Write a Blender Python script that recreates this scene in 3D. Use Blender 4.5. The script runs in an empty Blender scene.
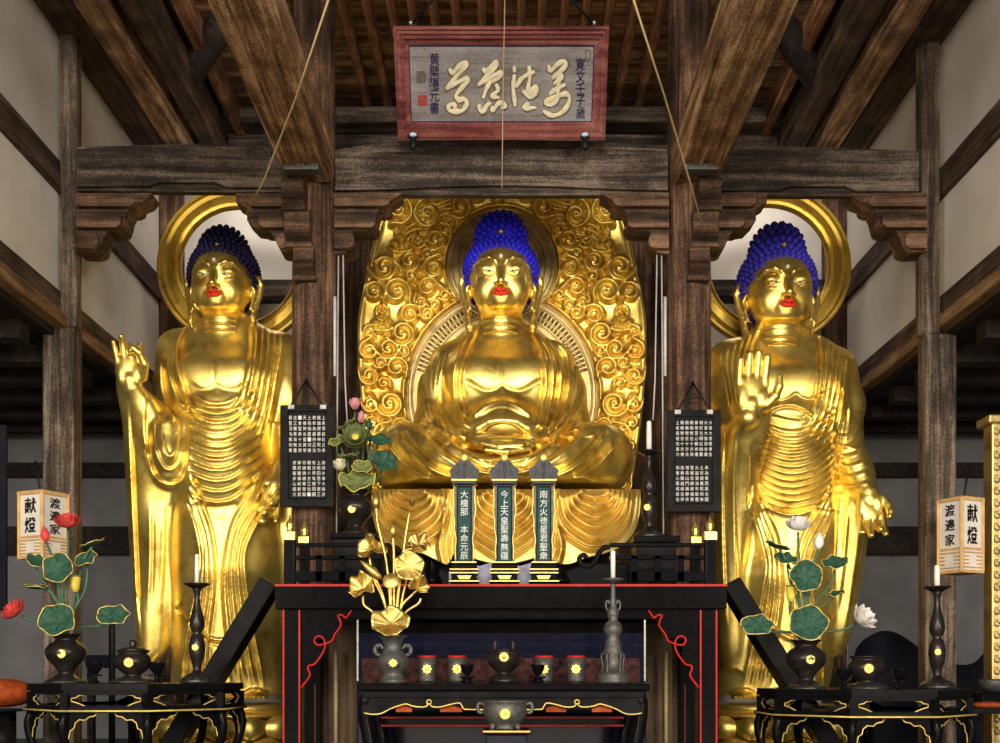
import bpy, bmesh, math, random
import numpy as np
from mathutils import Vector, Matrix

random.seed(7)
rng = np.random.RandomState(11)
SC = bpy.context.scene
COL = SC.collection
F = 1100.0          # focal length in pixels of the 1000 x 743 frame
CX, HY, EYE = 503.0, 672.0, 1.3   # principal column, horizon row, eye height


def P(px, py, d):
    """world point seen at pixel (px, py) at distance d in front of the eye"""
    return Vector(((px - CX) / F * d, d, EYE - (py - HY) / F * d))


def PX(px, d): return (px - CX) / F * d
def PZ(py, d): return EYE - (py - HY) / F * d


# ---------------------------------------------------------------- materials
MATS = {}


def nodemat(name):
    m = bpy.data.materials.new(name)
    m.use_nodes = True
    nt = m.node_tree
    nt.nodes.clear()
    out = nt.nodes.new('ShaderNodeOutputMaterial')
    b = nt.nodes.new('ShaderNodeBsdfPrincipled')
    nt.links.new(b.outputs[0], out.inputs[0])
    MATS[name] = m
    return m, nt, b


def N(nt, typ, **kw):
    n = nt.nodes.new(typ)
    for k, v in kw.items():
        if k in n.inputs.keys():
            n.inputs[k].default_value = v
        else:
            setattr(n, k, v)
    return n


def ramp(nt, stops):
    r = nt.nodes.new('ShaderNodeValToRGB')
    e = r.color_ramp.elements
    while len(e) < len(stops):
        e.new(0.5)
    for k, (p, c) in enumerate(stops):
        e[k].position = p
        e[k].color = (*c, 1) if len(c) == 3 else c
    return r


def coords(nt, scale=(1, 1, 1), kind='Object'):
    tc = nt.nodes.new('ShaderNodeTexCoord')
    mp = nt.nodes.new('ShaderNodeMapping')
    mp.inputs['Scale'].default_value = scale
    nt.links.new(tc.outputs[kind], mp.inputs[0])
    return mp.outputs[0]


def bump(nt, b, height, strength=0.3, dist=0.01):
    bp = nt.nodes.new('ShaderNodeBump')
    bp.inputs['Strength'].default_value = strength
    bp.inputs['Distance'].default_value = dist
    nt.links.new(height, bp.inputs['Height'])
    nt.links.new(bp.outputs[0], b.inputs['Normal'])


def plain(name, col, rough=0.5, metal=0.0, var=0.15, scale=30, spec=0.15, bmp=0.0, emit=0.0):
    m, nt, b = nodemat(name)
    c = coords(nt)
    n = N(nt, 'ShaderNodeTexNoise', Scale=scale, Detail=4.0)
    nt.links.new(c, n.inputs['Vector'])
    lo = tuple(max(0, x * (1 - var)) for x in col)
    hi = tuple(min(1, x * (1 + var)) for x in col)
    r = ramp(nt, [(0.3, lo), (0.7, hi)])
    nt.links.new(n.outputs[0], r.inputs[0])
    nt.links.new(r.outputs[0], b.inputs['Base Color'])
    b.inputs['Roughness'].default_value = rough
    b.inputs['Metallic'].default_value = metal
    b.inputs['Specular IOR Level'].default_value = spec
    if bmp:
        bump(nt, b, n.outputs[0], bmp, 0.01)
    if emit:
        nt.links.new(r.outputs[0], b.inputs['Emission Color'])
        b.inputs['Emission Strength'].default_value = emit
    return m


def wood(name, dark, mid, light, axis='Z', grain=1.0, rough=0.75, cover=0.62):
    """weathered timber with its grain along one axis"""
    m, nt, b = nodemat(name)
    st = {'X': (1.2, 22, 22), 'Y': (22, 1.2, 22), 'Z': (22, 22, 1.2)}[axis]
    c = coords(nt, tuple(x * grain for x in st))
    n1 = N(nt, 'ShaderNodeTexNoise', Scale=1.0, Detail=8.0, Roughness=0.7, Distortion=0.6)
    nt.links.new(c, n1.inputs['Vector'])
    c2 = coords(nt)
    n2 = N(nt, 'ShaderNodeTexNoise', Scale=3.2, Detail=5.0, Roughness=0.6)
    nt.links.new(c2, n2.inputs['Vector'])
    n3 = N(nt, 'ShaderNodeTexNoise', Scale=120.0, Detail=3.0, Roughness=0.8)
    nt.links.new(c2, n3.inputs['Vector'])
    r = ramp(nt, [(0.32, dark), (0.5, mid), (cover + 0.08, light)])
    mx = N(nt, 'ShaderNodeMath', operation='MULTIPLY_ADD')
    nt.links.new(n2.outputs[0], mx.inputs[0]); mx.inputs[1].default_value = 0.55
    nt.links.new(n1.outputs[0], mx.inputs[2])
    mx2 = N(nt, 'ShaderNodeMath', operation='MULTIPLY_ADD')
    nt.links.new(n3.outputs[0], mx2.inputs[0]); mx2.inputs[1].default_value = 0.60
    nt.links.new(mx.outputs[0], mx2.inputs[2])
    sb = N(nt, 'ShaderNodeMath', operation='SUBTRACT'); sb.inputs[1].default_value = 0.575
    nt.links.new(mx2.outputs[0], sb.inputs[0])
    nt.links.new(sb.outputs[0], r.inputs[0])
    nt.links.new(r.outputs[0], b.inputs['Base Color'])
    b.inputs['Roughness'].default_value = rough
    b.inputs['Specular IOR Level'].default_value = 0.3
    bump(nt, b, sb.outputs[0], 0.6, 0.012)
    return m


def gold(name, base, deep, rough=0.27, scale=9.0, metal=1.0, bmp=0.12, spots=0.62, hollow_shade=0.85):
    m, nt, b = nodemat(name)
    c = coords(nt)
    n = N(nt, 'ShaderNodeTexNoise', Scale=scale, Detail=7.0, Roughness=0.68)
    nt.links.new(c, n.inputs['Vector'])
    r = ramp(nt, [(0.30, deep), (spots - 0.12, base), (0.9, tuple(min(1, x * 1.08) for x in base))])
    nt.links.new(n.outputs[0], r.inputs[0])
    # crevice shade put into the colour: hollows browned by pointiness
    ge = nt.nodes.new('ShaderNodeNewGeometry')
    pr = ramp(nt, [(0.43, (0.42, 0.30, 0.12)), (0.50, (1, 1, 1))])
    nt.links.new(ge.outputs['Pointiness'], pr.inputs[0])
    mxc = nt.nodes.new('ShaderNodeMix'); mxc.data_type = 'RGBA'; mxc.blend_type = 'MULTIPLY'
    mxc.inputs[0].default_value = hollow_shade
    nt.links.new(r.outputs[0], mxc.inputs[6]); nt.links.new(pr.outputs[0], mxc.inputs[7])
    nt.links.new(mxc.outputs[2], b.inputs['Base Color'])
    n2 = N(nt, 'ShaderNodeTexNoise', Scale=scale * 6, Detail=4.0, Roughness=0.7)
    nt.links.new(c, n2.inputs['Vector'])
    mr = N(nt, 'ShaderNodeMapRange')
    mr.inputs['To Min'].default_value = rough - 0.07
    mr.inputs['To Max'].default_value = rough + 0.17
    nt.links.new(n2.outputs[0], mr.inputs[0])
    nt.links.new(mr.outputs[0], b.inputs['Roughness'])
    b.inputs['Metallic'].default_value = metal
    bump(nt, b, n2.outputs[0], bmp, 0.006)
    return m


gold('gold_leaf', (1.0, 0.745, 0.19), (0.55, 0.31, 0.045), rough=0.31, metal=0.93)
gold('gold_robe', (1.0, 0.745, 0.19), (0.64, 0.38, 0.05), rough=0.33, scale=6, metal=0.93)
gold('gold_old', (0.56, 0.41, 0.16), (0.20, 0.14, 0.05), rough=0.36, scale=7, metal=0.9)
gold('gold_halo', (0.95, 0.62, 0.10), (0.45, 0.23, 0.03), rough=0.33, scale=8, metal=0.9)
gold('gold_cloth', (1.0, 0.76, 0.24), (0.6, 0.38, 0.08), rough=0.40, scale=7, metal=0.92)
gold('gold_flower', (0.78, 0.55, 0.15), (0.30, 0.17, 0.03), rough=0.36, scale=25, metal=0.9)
plain('gold_paint', (0.85, 0.60, 0.14), rough=0.4, metal=0.45, var=0.2)
plain('brass', (0.95, 0.66, 0.15), rough=0.25, metal=0.9, var=0.15)

wood('timber_up', (0.0108, 0.0054, 0.0032), (0.0871, 0.0423, 0.0224), (0.3284, 0.1825, 0.1056), 'Z')
wood('timber_grey', (0.0113, 0.0073, 0.0049), (0.0800, 0.0534, 0.0347), (0.3016, 0.2262, 0.1583), 'Z')
wood('timber_across', (0.0057, 0.0041, 0.0032), (0.0454, 0.0309, 0.0213), (0.2262, 0.1659, 0.1206), 'X')
wood('timber_carved', (0.0087, 0.0045, 0.0027), (0.0749, 0.0374, 0.0198), (0.3094, 0.1734, 0.0978), 'X', grain=0.6)
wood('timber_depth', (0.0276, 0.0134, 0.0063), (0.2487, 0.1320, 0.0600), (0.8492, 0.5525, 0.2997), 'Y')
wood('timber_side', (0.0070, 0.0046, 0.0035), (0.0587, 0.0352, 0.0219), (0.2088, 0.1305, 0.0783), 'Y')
wood('timber_lit', (0.0600, 0.0300, 0.0140), (0.2600, 0.1400, 0.0600), (0.5000, 0.3200, 0.1600), 'Y')  # lighter copy of the side timber: a beam's lit underside put into colour
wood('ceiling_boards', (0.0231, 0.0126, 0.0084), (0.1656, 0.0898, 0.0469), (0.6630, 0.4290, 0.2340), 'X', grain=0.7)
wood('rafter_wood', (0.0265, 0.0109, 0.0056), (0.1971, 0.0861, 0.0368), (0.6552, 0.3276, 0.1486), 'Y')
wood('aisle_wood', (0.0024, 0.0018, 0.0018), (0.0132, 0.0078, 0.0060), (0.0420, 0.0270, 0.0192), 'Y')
wood('panel_wood', (0.0350, 0.0196, 0.0091), (0.1120, 0.0700, 0.0350), (0.2100, 0.1470, 0.0770), 'Z')
wood('red_frame', (0.0648, 0.0130, 0.0115), (0.2160, 0.0540, 0.0468), (0.3600, 0.1440, 0.1152), 'X')
wood('board_grey', (0.1600, 0.1300, 0.1100), (0.3000, 0.2650, 0.2500), (0.4200, 0.3800, 0.3600), 'X', grain=0.5)
wood('stone_floor', (0.0500, 0.0450, 0.0400), (0.1400, 0.1200, 0.1100), (0.2500, 0.2200, 0.2000), 'X', grain=0.3)

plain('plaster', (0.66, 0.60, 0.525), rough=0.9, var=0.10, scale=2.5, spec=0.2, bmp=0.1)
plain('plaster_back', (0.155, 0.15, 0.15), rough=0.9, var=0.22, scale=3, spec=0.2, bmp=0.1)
plain('lacquer', (0.005, 0.0045, 0.005), rough=0.16, var=0.3, spec=0.06)
plain('lacquer_soft', (0.010, 0.009, 0.009), rough=0.34, var=0.5, scale=12, spec=0.045)
plain('lacquer_blue_sheen', (0.007, 0.008, 0.022), rough=0.12, var=0.3, spec=0.12)  # blue tint painted in as the window reflection on black lacquer steps
plain('red_line', (0.50, 0.018, 0.012), rough=0.4, var=0.15)
plain('red_dark', (0.16, 0.015, 0.02), rough=0.4)
plain('bronze', (0.085, 0.078, 0.07), rough=0.38, metal=0.75, var=0.3, scale=40, bmp=0.3)
plain('bronze_dark', (0.040, 0.033, 0.030), rough=0.27, metal=0.6, var=0.35, scale=25, bmp=0.1)
plain('pewter', (0.115, 0.11, 0.098), rough=0.5, metal=0.55, var=0.3, scale=50, bmp=0.3)
plain('wax', (0.86, 0.80, 0.70), rough=0.5, var=0.05)
plain('paper', (0.74, 0.68, 0.58), rough=0.85, var=0.08, scale=12)
plain('lattice_wood', (0.62, 0.36, 0.13), rough=0.6, var=0.2, scale=20)
plain('ink', (0.012, 0.010, 0.012), rough=0.7)
plain('ink_blue', (0.012, 0.012, 0.075), rough=0.6)
plain('white_paint', (0.80, 0.78, 0.72), rough=0.7, var=0.12, scale=120)
plain('green_panel', (0.006, 0.055, 0.045), rough=0.45, var=0.3)
plain('silver_edge', (0.36, 0.34, 0.31), rough=0.45, metal=0.4, var=0.25, scale=60)
plain('hair_bright', (0.022, 0.018, 0.60), rough=0.55, spec=0.22, var=0.18, scale=8)
plain('hair_violet', (0.05, 0.038, 0.46), rough=0.55, spec=0.22, var=0.22, scale=8)
plain('hair_dark', (0.014, 0.010, 0.050), rough=0.55, spec=0.22, var=0.35, scale=8)
plain('lip_red', (0.80, 0.045, 0.02), rough=0.35, var=0.1)
plain('eye_white', (0.75, 0.70, 0.58), rough=0.35, var=0.05)
plain('crystal', (0.75, 0.75, 0.8), rough=0.15, var=0.1)
plain('leaf_green', (0.030, 0.085, 0.052), rough=0.5, var=0.4, scale=60)
plain('leaf_olive', (0.17, 0.20, 0.07), rough=0.5, var=0.35, scale=60)
plain('stem_green', (0.07, 0.14, 0.08), rough=0.5)
plain('petal_red', (0.66, 0.07, 0.06), rough=0.45, var=0.3, scale=30)
plain('petal_pink', (0.72, 0.30, 0.33), rough=0.5, var=0.25, scale=40)
plain('petal_white', (0.80, 0.76, 0.70), rough=0.45, var=0.12, scale=30)
plain('petal_cream', (0.74, 0.66, 0.45), rough=0.5, var=0.15, scale=30)
plain('petal_yellow', (0.72, 0.58, 0.08), rough=0.5, var=0.15)
plain('cord_tan', (0.50, 0.36, 0.17), rough=0.8)
plain('cord_white', (0.55, 0.52, 0.49), rough=0.7)
plain('iron', (0.02, 0.02, 0.022), rough=0.5, metal=0.6)
plain('steel', (0.45, 0.46, 0.48), rough=0.35, metal=0.8)
plain('brocade', (0.045, 0.016, 0.014), rough=0.8, var=0.8, scale=38)
plain('dark_cloth', (0.008, 0.009, 0.013), rough=0.9, var=0.5, scale=5)
plain('orange_cloth', (0.36, 0.06, 0.012), rough=0.7, var=0.3)
plain('silk_white', (0.55, 0.53, 0.62), rough=0.5, var=0.3, scale=20)
plain('seal_grey', (0.14, 0.12, 0.10), rough=0.8, var=0.6, scale=220)
plain('seal_red', (0.36, 0.06, 0.05), rough=0.8, var=0.5, scale=220)
plain('bulb', (0.55, 0.65, 0.85), rough=0.2, var=0.05)
M = MATS


# ---------------------------------------------------------------- mesh kit
class MB:
    """collects shapes in world coordinates, then links them as one mesh object"""

    def __init__(s):
        s.v, s.f, s.sm = [], [], []

    def add(s, vs, fs, smooth=False):
        o = len(s.v)
        s.v += [tuple(v) for v in vs]
        s.f += [tuple(i + o for i in f) for f in fs]
        s.sm += [smooth] * len(fs)
        return s

    def box(s, lo, hi, rot=None, piv=None, bev=0.0):
        x0, y0, z0 = lo; x1, y1, z1 = hi
        if bev > 0:
            bm = bmesh.new()
            bmesh.ops.create_cube(bm, size=1.0)
            for v in bm.verts:
                v.co = Vector(((x0 + x1) / 2 + v.co.x * (x1 - x0), (y0 + y1) / 2 + v.co.y * (y1 - y0), (z0 + z1) / 2 + v.co.z * (z1 - z0)))
            b = min(bev, 0.45 * min(abs(x1 - x0), abs(y1 - y0), abs(z1 - z0)))
            bmesh.ops.bevel(bm, geom=list(bm.edges), offset=b, segments=2, affect='EDGES', profile=0.5)
            bm.verts.index_update()
            vs = [v.co.copy() for v in bm.verts]
            fs = [[v.index for v in f.verts] for f in bm.faces]
            bm.free()
        else:
            vs = [Vector(p) for p in ((x0, y0, z0), (x1, y0, z0), (x1, y1, z0), (x0, y1, z0), (x0, y0, z1), (x1, y0, z1), (x1, y1, z1), (x0, y1, z1))]
            fs = [(3, 2, 1, 0), (4, 5, 6, 7), (0, 1, 5, 4), (1, 2, 6, 5), (2, 3, 7, 6), (3, 0, 4, 7)]
        if rot is not None:
            pv = Vector(piv) if piv is not None else Vector(((x0 + x1) / 2, (y0 + y1) / 2, (z0 + z1) / 2))
            vs = [rot @ (v - pv) + pv for v in vs]
        return s.add(vs, fs)

    def pbox(s, px0, py0, px1, py1, d, th, bev=0.0):
        """box whose front face covers a pixel rectangle at distance d and goes th back"""
        return s.box((PX(px0, d), d, PZ(py1, d)), (PX(px1, d), d + th, PZ(py0, d)), bev=bev)

    def bar(s, a, b, w, h, up=(0, 0, 1), bev=0.0):
        """rectangular bar from a to b"""
        a, b = Vector(a), Vector(b)
        L = (b - a).length
        y = (b - a).normalized()
        x = y.cross(Vector(up)).normalized()
        z = x.cross(y)
        R = Matrix((x, y, z)).transposed()
        t = MB().box((-w / 2, 0, -h / 2), (w / 2, L, h / 2), bev=bev)
        return s.add([R @ Vector(v) + a for v in t.v], t.f)

    def tube(s, pts, r, n=8, cap=True):
        pts = [Vector(p) for p in pts]
        rs = r if isinstance(r, (list, tuple)) else [r] * len(pts)
        vs, fs = [], []
        t0 = (pts[1] - pts[0]).normalized()
        u = t0.orthogonal().normalized()
        for i, p in enumerate(pts):
            t = (pts[min(i + 1, len(pts) - 1)] - pts[max(i - 1, 0)])
            t = t.normalized() if t.length > 1e-9 else t0
            u = (u - t * u.dot(t))
            u = u.normalized() if u.length > 1e-6 else t.orthogonal().normalized()
            w = t.cross(u)
            for k in range(n):
                a = 2 * math.pi * k / n
                vs.append(p + (u * math.cos(a) + w * math.sin(a)) * rs[i])
        for i in range(len(pts) - 1):
            for k in range(n):
                a, b = i * n + k, i * n + (k + 1) % n
                fs.append((a, b, b + n, a + n))
        if cap:
            fs.append(tuple(range(n - 1, -1, -1)))
            fs.append(tuple(range((len(pts) - 1) * n, len(pts) * n)))
        return s.add(vs, fs, True)

    def lathe(s, prof, c, n=28, sx=1.0, sy=1.0, smooth=True, flute=0, famp=0.0):
        """profile of (radius, height) turned about the vertical axis through c"""
        c = Vector(c)
        vs, fs = [], []
        for r, z in prof:
            for k in range(n):
                a = 2 * math.pi * k / n
                rr = r * (1 + famp * math.cos(flute * a)) if flute else r
                vs.append(c + Vector((rr * sx * math.cos(a), rr * sy * math.sin(a), z)))
        for i in range(len(prof) - 1):
            for k in range(n):
                a, b = i * n + k, i * n + (k + 1) % n
                fs.append((a, b, b + n, a + n))
        fs.append(tuple(range(n - 1, -1, -1)))
        fs.append(tuple(range((len(prof) - 1) * n, len(prof) * n)))
        return s.add(vs, fs, smooth)

    def ball(s, c, r, n=10, m=6, R=None):
        c = Vector(c)
        r = Vector(r) if isinstance(r, (tuple, list, Vector)) else Vector((r, r, r))
        vs = [Vector((0, 0, 1))]
        for i in range(1, m):
            t = math.pi * i / m
            for k in range(n):
                a = 2 * math.pi * k / n
                vs.append(Vector((math.sin(t) * math.cos(a), math.sin(t) * math.sin(a), math.cos(t))))
        vs.append(Vector((0, 0, -1)))
        fs = []
        for k in range(n):
            fs.append((0, 1 + k, 1 + (k + 1) % n))
            e = len(vs) - 1
            o = 1 + (m - 2) * n
            fs.append((e, o + (k + 1) % n, o + k))
        for i in range(m - 2):
            for k in range(n):
                a, b = 1 + i * n + k, 1 + i * n + (k + 1) % n
                fs.append((a, a + n, b + n, b))
        out = []
        for v in vs:
            w = Vector((v.x * r.x, v.y * r.y, v.z * r.z))
            out.append((R @ w if R is not None else w) + c)
        return s.add(out, fs, True)

    def prism(s, outline, depth_vec):
        """flat polygon (world points) pushed along a vector"""
        o = [Vector(p) for p in outline]
        dv = Vector(depth_vec)
        n = len(o)
        vs = o + [p + dv for p in o]
        fs = [tuple(range(n)), tuple(range(2 * n - 1, n - 1, -1))]
        fs += [(i, i + n, (i + 1) % n + n, (i + 1) % n) for i in range(n)]
        return s.add(vs, fs)

    def build(s, name, mat, parent=None, angle=35, **tags):
        me = bpy.data.meshes.new(name)
        v = np.array(s.v, dtype=np.float64)
        if parent is not None:
            org = PLOC[parent.name]
        else:
            lo, hi = v.min(0), v.max(0)
            org = np.array(((lo[0] + hi[0]) / 2, (lo[1] + hi[1]) / 2, lo[2]))
        me.from_pydata((v - org).tolist(), [], s.f)
        bm = bmesh.new(); bm.from_mesh(me)
        bmesh.ops.recalc_face_normals(bm, faces=bm.faces)
        bm.to_mesh(me); bm.free()
        me.polygons.foreach_set('use_smooth', s.sm)
        me.materials.append(M[mat] if isinstance(mat, str) else mat)
        return link(name, me, org, parent, **tags)


PLOC = {}


def link(name, me, org, parent=None, **tags):
    o = bpy.data.objects.new(name, me)
    COL.objects.link(o)
    if parent is not None:
        o.parent = parent
        PLOC[o.name] = np.array(org)
        if parent.name in PLOC:
            o.location = Vector(np.array(org) - PLOC[parent.name])
    else:
        o.location = Vector(org)
        PLOC[o.name] = np.array(org)
    for k, v in tags.items():
        o[k] = v
    return o


def thing(name, label, cat, loc, group=None):
    return link(name, None, np.array(loc, dtype=float), None, label=label, category=cat, **({'group': group} if group else {}))


def tg(label, cat, group=None):
    d = dict(label=label, category=cat)
    if group: d['group'] = group
    return d


def dup(o, off, parent=None, **tags):
    """a copy of a thing with its parts and sub-parts, moved by off"""
    c = o.copy()
    COL.objects.link(c)
    if parent is not None:
        c.parent = parent
        PLOC[c.name] = PLOC[o.name] + np.array(OFF[0])
    else:
        OFF[0] = np.array(off, dtype=float)
        c.location = Vector(o.location) + Vector(off)
        PLOC[c.name] = PLOC[o.name] + OFF[0]
    for ch in list(o.children):
        dup(ch, off, c)
    for k, v in tags.items():
        c[k] = v
    return c


OFF = [np.zeros(3)]


def crv(pts, n=6):
    """Catmull-Rom through points of any dimension"""
    p = [np.array(q, dtype=float) for q in pts]
    p = [2 * p[0] - p[1]] + p + [2 * p[-1] - p[-2]]
    out = []
    for i in range(1, len(p) - 2):
        for k in range(n):
            t = k / n
            out.append(0.5 * (2 * p[i] + (p[i + 1] - p[i - 1]) * t + (2 * p[i - 1] - 5 * p[i] + 4 * p[i + 1] - p[i + 2]) * t * t + (3 * p[i] - p[i - 1] - 3 * p[i + 1] + p[i + 2]) * t ** 3))
    out.append(p[-2])
    return out


def text_mesh(name, body, size, loc, mat, parent, thick=0.002, rot=(math.pi / 2, 0, 0), fit=None, tags={}, offset=0.0):
    """lettering as flat mesh standing upright and facing the viewer, centred at loc; fit = (w, h) box to fill"""
    cu = bpy.data.curves.new(name, 'FONT')
    cu.body = body
    cu.size = size
    cu.extrude = thick / 2
    cu.offset = offset
    cu.resolution_u = 2
    cu.align_x = 'CENTER'
    o = bpy.data.objects.new('tmp', cu)
    COL.objects.link(o)
    dg = bpy.context.evaluated_depsgraph_get()
    me = bpy.data.meshes.new_from_object(o.evaluated_get(dg))
    bpy.data.objects.remove(o)
    n = len(me.vertices)
    if not n:
        return None
    v = np.empty(n * 3); me.vertices.foreach_get('co', v); v = v.reshape(-1, 3)
    lo, hi = v.min(0), v.max(0)
    v -= (lo + hi) / 2
    if fit:
        v[:, 0] *= fit[0] / max(1e-6, hi[0] - lo[0])
        v[:, 1] *= fit[1] / max(1e-6, hi[1] - lo[1])
    R = np.array(Matrix.Rotation(rot[2], 3, 'Z') @ Matrix.Rotation(rot[0], 3, 'X'))
    v = v @ R.T
    org = PLOC[parent.name] if parent is not None else np.array(loc, dtype=float)
    v += np.array(loc) - org
    me.vertices.foreach_set('co', v.ravel())
    me.update()
    me.materials.clear(); me.materials.append(M[mat])
    me.name = name
    return link(name, me, org, parent, **tags)


def column_text(chars, px, py0, py1, d, w, mat, name, parent, hfac=0.86, thick=0.003, offset=0.0):
    """characters set one under another as one lettering part"""
    mb_v, mb_f = [], []
    n = len(chars)
    step = (py1 - py0) / n
    acc = MB()
    for i, ch in enumerate(chars):
        if ch == ' ':
            continue
        t = text_mesh('tmpc', ch, 1.0, P(px, py0 + step * (i + 0.5), d), mat, None, thick, fit=(w / F * d, step * hfac / F * d), offset=offset)
        if t is None:
            continue
        me = t.data
        o = Vector(t.location)
        acc.add([v.co + o for v in me.vertices], [tuple(p.vertices) for p in me.polygons])
        bpy.data.objects.remove(t); bpy.data.meshes.remove(me)
    return acc.build(name, mat, parent)

# ================================================================ the setting
ST = dict(kind='structure')
DAIS = 0.78


def sbox(name, lo, hi, mat, bev=0.0, **kw):
    t = dict(ST); t.update(kw)
    return MB().box(lo, hi, bev=bev).build(name, mat, None, **t)


sbox('floor', (-7, -3, -0.1), (7, 9.2, 0.0), 'stone_floor')
sbox('floor_dais', (-6.5, 4.0, 0.0), (6.5, 8.6, DAIS), 'lacquer_soft')
sbox('ceiling', (-2.75, 1.6, 5.25), (2.75, 8.6, 5.33), 'ceiling_boards')
# joints between the roof boards
k = 0
for i in range(24):
    y = 2.2 + i * 0.24
    for sx in (-1, 1):
        k += 1
        MB().bar((sx * 1.25, y, 5.225 + rng.uniform(-.004, .004)), (sx * 2.6, y + rng.uniform(-.03, .03), 5.225), 0.2, 0.035).build('trim_%d' % k, 'ceiling_boards', None, **ST)
# the wall over the aisles on both sides (white plaster), the aisles beyond
for side, sx in (('left', -1), ('right', 1)):
    x = sx * 2.53
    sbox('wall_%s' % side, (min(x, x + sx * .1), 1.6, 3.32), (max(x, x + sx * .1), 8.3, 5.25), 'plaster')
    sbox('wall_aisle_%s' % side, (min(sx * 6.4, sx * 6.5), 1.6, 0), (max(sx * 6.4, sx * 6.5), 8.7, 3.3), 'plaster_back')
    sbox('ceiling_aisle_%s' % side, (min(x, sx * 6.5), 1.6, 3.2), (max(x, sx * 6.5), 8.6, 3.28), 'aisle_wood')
    for i in range(9):
        k += 1
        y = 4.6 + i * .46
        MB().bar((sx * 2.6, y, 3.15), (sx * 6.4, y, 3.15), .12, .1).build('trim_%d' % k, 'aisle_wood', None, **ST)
    # long timbers in the side wall
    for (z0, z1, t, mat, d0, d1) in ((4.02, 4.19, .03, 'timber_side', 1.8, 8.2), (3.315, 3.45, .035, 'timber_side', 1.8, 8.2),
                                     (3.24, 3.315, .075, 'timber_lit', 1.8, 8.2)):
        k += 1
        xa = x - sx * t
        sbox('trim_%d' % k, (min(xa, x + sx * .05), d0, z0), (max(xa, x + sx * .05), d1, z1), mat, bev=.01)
    # roof timbers that run along the top of the side wall
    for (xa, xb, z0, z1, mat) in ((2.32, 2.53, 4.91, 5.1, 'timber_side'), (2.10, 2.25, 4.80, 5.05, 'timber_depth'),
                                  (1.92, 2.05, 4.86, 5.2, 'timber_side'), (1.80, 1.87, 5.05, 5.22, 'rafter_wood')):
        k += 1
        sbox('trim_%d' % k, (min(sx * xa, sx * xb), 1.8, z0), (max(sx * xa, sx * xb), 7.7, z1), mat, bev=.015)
    # aisle end wall: grey plaster with dark battens
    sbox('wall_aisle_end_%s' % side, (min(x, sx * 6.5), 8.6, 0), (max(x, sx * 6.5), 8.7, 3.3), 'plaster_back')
    for (pa, pb) in ((462, 476), (526, 554)):
        k += 1
        sbox('trim_%d' % k, (min(x, sx * 6.4), 8.52, PZ(pb, 8.5)), (max(x, sx * 6.4), 8.6, PZ(pa, 8.5)), 'aisle_wood')
    # corner post of the back wall and the beam across it
    k += 1
    sbox('trim_%d' % k, (min(sx * 2.40, sx * 2.53), 8.08, DAIS), (max(sx * 2.40, sx * 2.53), 8.3, 5.2), 'timber_up', bev=.01)
    k += 1
    sbox('trim_%d' % k, (min(sx * 1.2, sx * 2.45), 8.14, PZ(297, 8.14)), (max(sx * 1.2, sx * 2.45), 8.3, PZ(279, 8.14)), 'timber_across', bev=.01)
    # slanting rafters seen in the side bay
    for (pa, qa, pb, qb) in ((188, 55, 198, 104), (206, 62, 216, 104)):
        k += 1
        a = P(pa if sx < 0 else 1003 - pa, qa, 7.2); b = P(pb if sx < 0 else 1003 - pb, qb, 7.6)
        MB().bar(a, b, .05, .05).build('trim_%d' % k, 'rafter_wood', None, **ST)
sbox('wall_back', (-2.6, 8.3, DAIS), (2.6, 8.4, 5.3), 'plaster')
sbox('wall_back_panel', (-1.35, 7.95, DAIS), (1.35, 8.0, 5.0), 'timber_up')
sbox('wall_back_upper', (-2.5, 7.7, PZ(150, 7.7)), (2.5, 7.76, PZ(101, 7.7)), 'timber_across')
k += 1
sbox('trim_%d' % k, (-2.5, 7.52, PZ(122, 7.52)), (2.5, 7.7, PZ(106, 7.52)), 'timber_across', bev=.01)
# rafters of the middle bay
for px in (343, 366, 390, 411, 434, 457, 480, 500, 522, 545, 567, 590, 612, 635, 660):
    k += 1
    x = PX(px + rng.uniform(-3, 3), 6.38)
    sbox('trim_%d' % k, (x - .026, 1.8, 5.17), (x + .026, 7.7, 5.25), 'rafter_wood')


# ---------------------------------------------------------------- timber frame
def pillar(px, label):
    x = PX(px, 6.2)
    o = MB().lathe([(.124, DAIS), (.124, 2.2), (.121, 3.6), (.118, 5.25)], (x, 6.2, 0), 36).build('wooden_pillar', 'timber_up', None, kind='thing', **tg(label, 'pillar'))
    return o


pillar(314, 'round dark wooden pillar carrying a black prayer board, beside the dark blue haired standing statue')
pillar(689, 'round dark wooden pillar carrying a black prayer board, beside the bright blue haired standing statue')


def post(a0, a1, b0, b1, top, ytop, label):
    mb = MB()
    mb.box((PX(a0, 6.2), 6.2, PZ(ytop + 1, 6.2)), (PX(a1, 6.2), 6.30, PZ(top, 6.2)), bev=.018)
    mb.box((PX(b0, 6.2), 6.2, DAIS), (PX(b1, 6.2), 6.33, PZ(ytop, 6.2)), bev=.012)
    mb.build('wooden_post', 'timber_grey', None, kind='thing', **tg(label, 'post'))


post(59, 76, 42, 74, 32, 326, 'square timber post at the white wall behind the red lotus flowers')
post(921, 941, 926, 957, 40, 333, 'square timber post at the white wall behind the white lotus side table')


def transom(pts_top, pts_bot, label, d=6.14, th=.11):
    pts = [P(x, y, d) for x, y in pts_top] + [P(x, y, d) for x, y in reversed(pts_bot)]
    mb = MB().prism(pts, (0, th, 0))
    x0, y0 = pts_bot[0]; x1, y1 = pts_bot[-1]
    # the shallow shadow board under the beam
    mb.prism([P(x0, y0 - 5, d + .03), P(x1, y1 - 5, d + .03), P(x1, y1 + 5, d + .03), P(x0, y0 + 5, d + .03)], (0, th - .06, 0))
    mb.build('transom_beam', 'timber_across', None, kind='thing', **tg(label, 'beam'))


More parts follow.
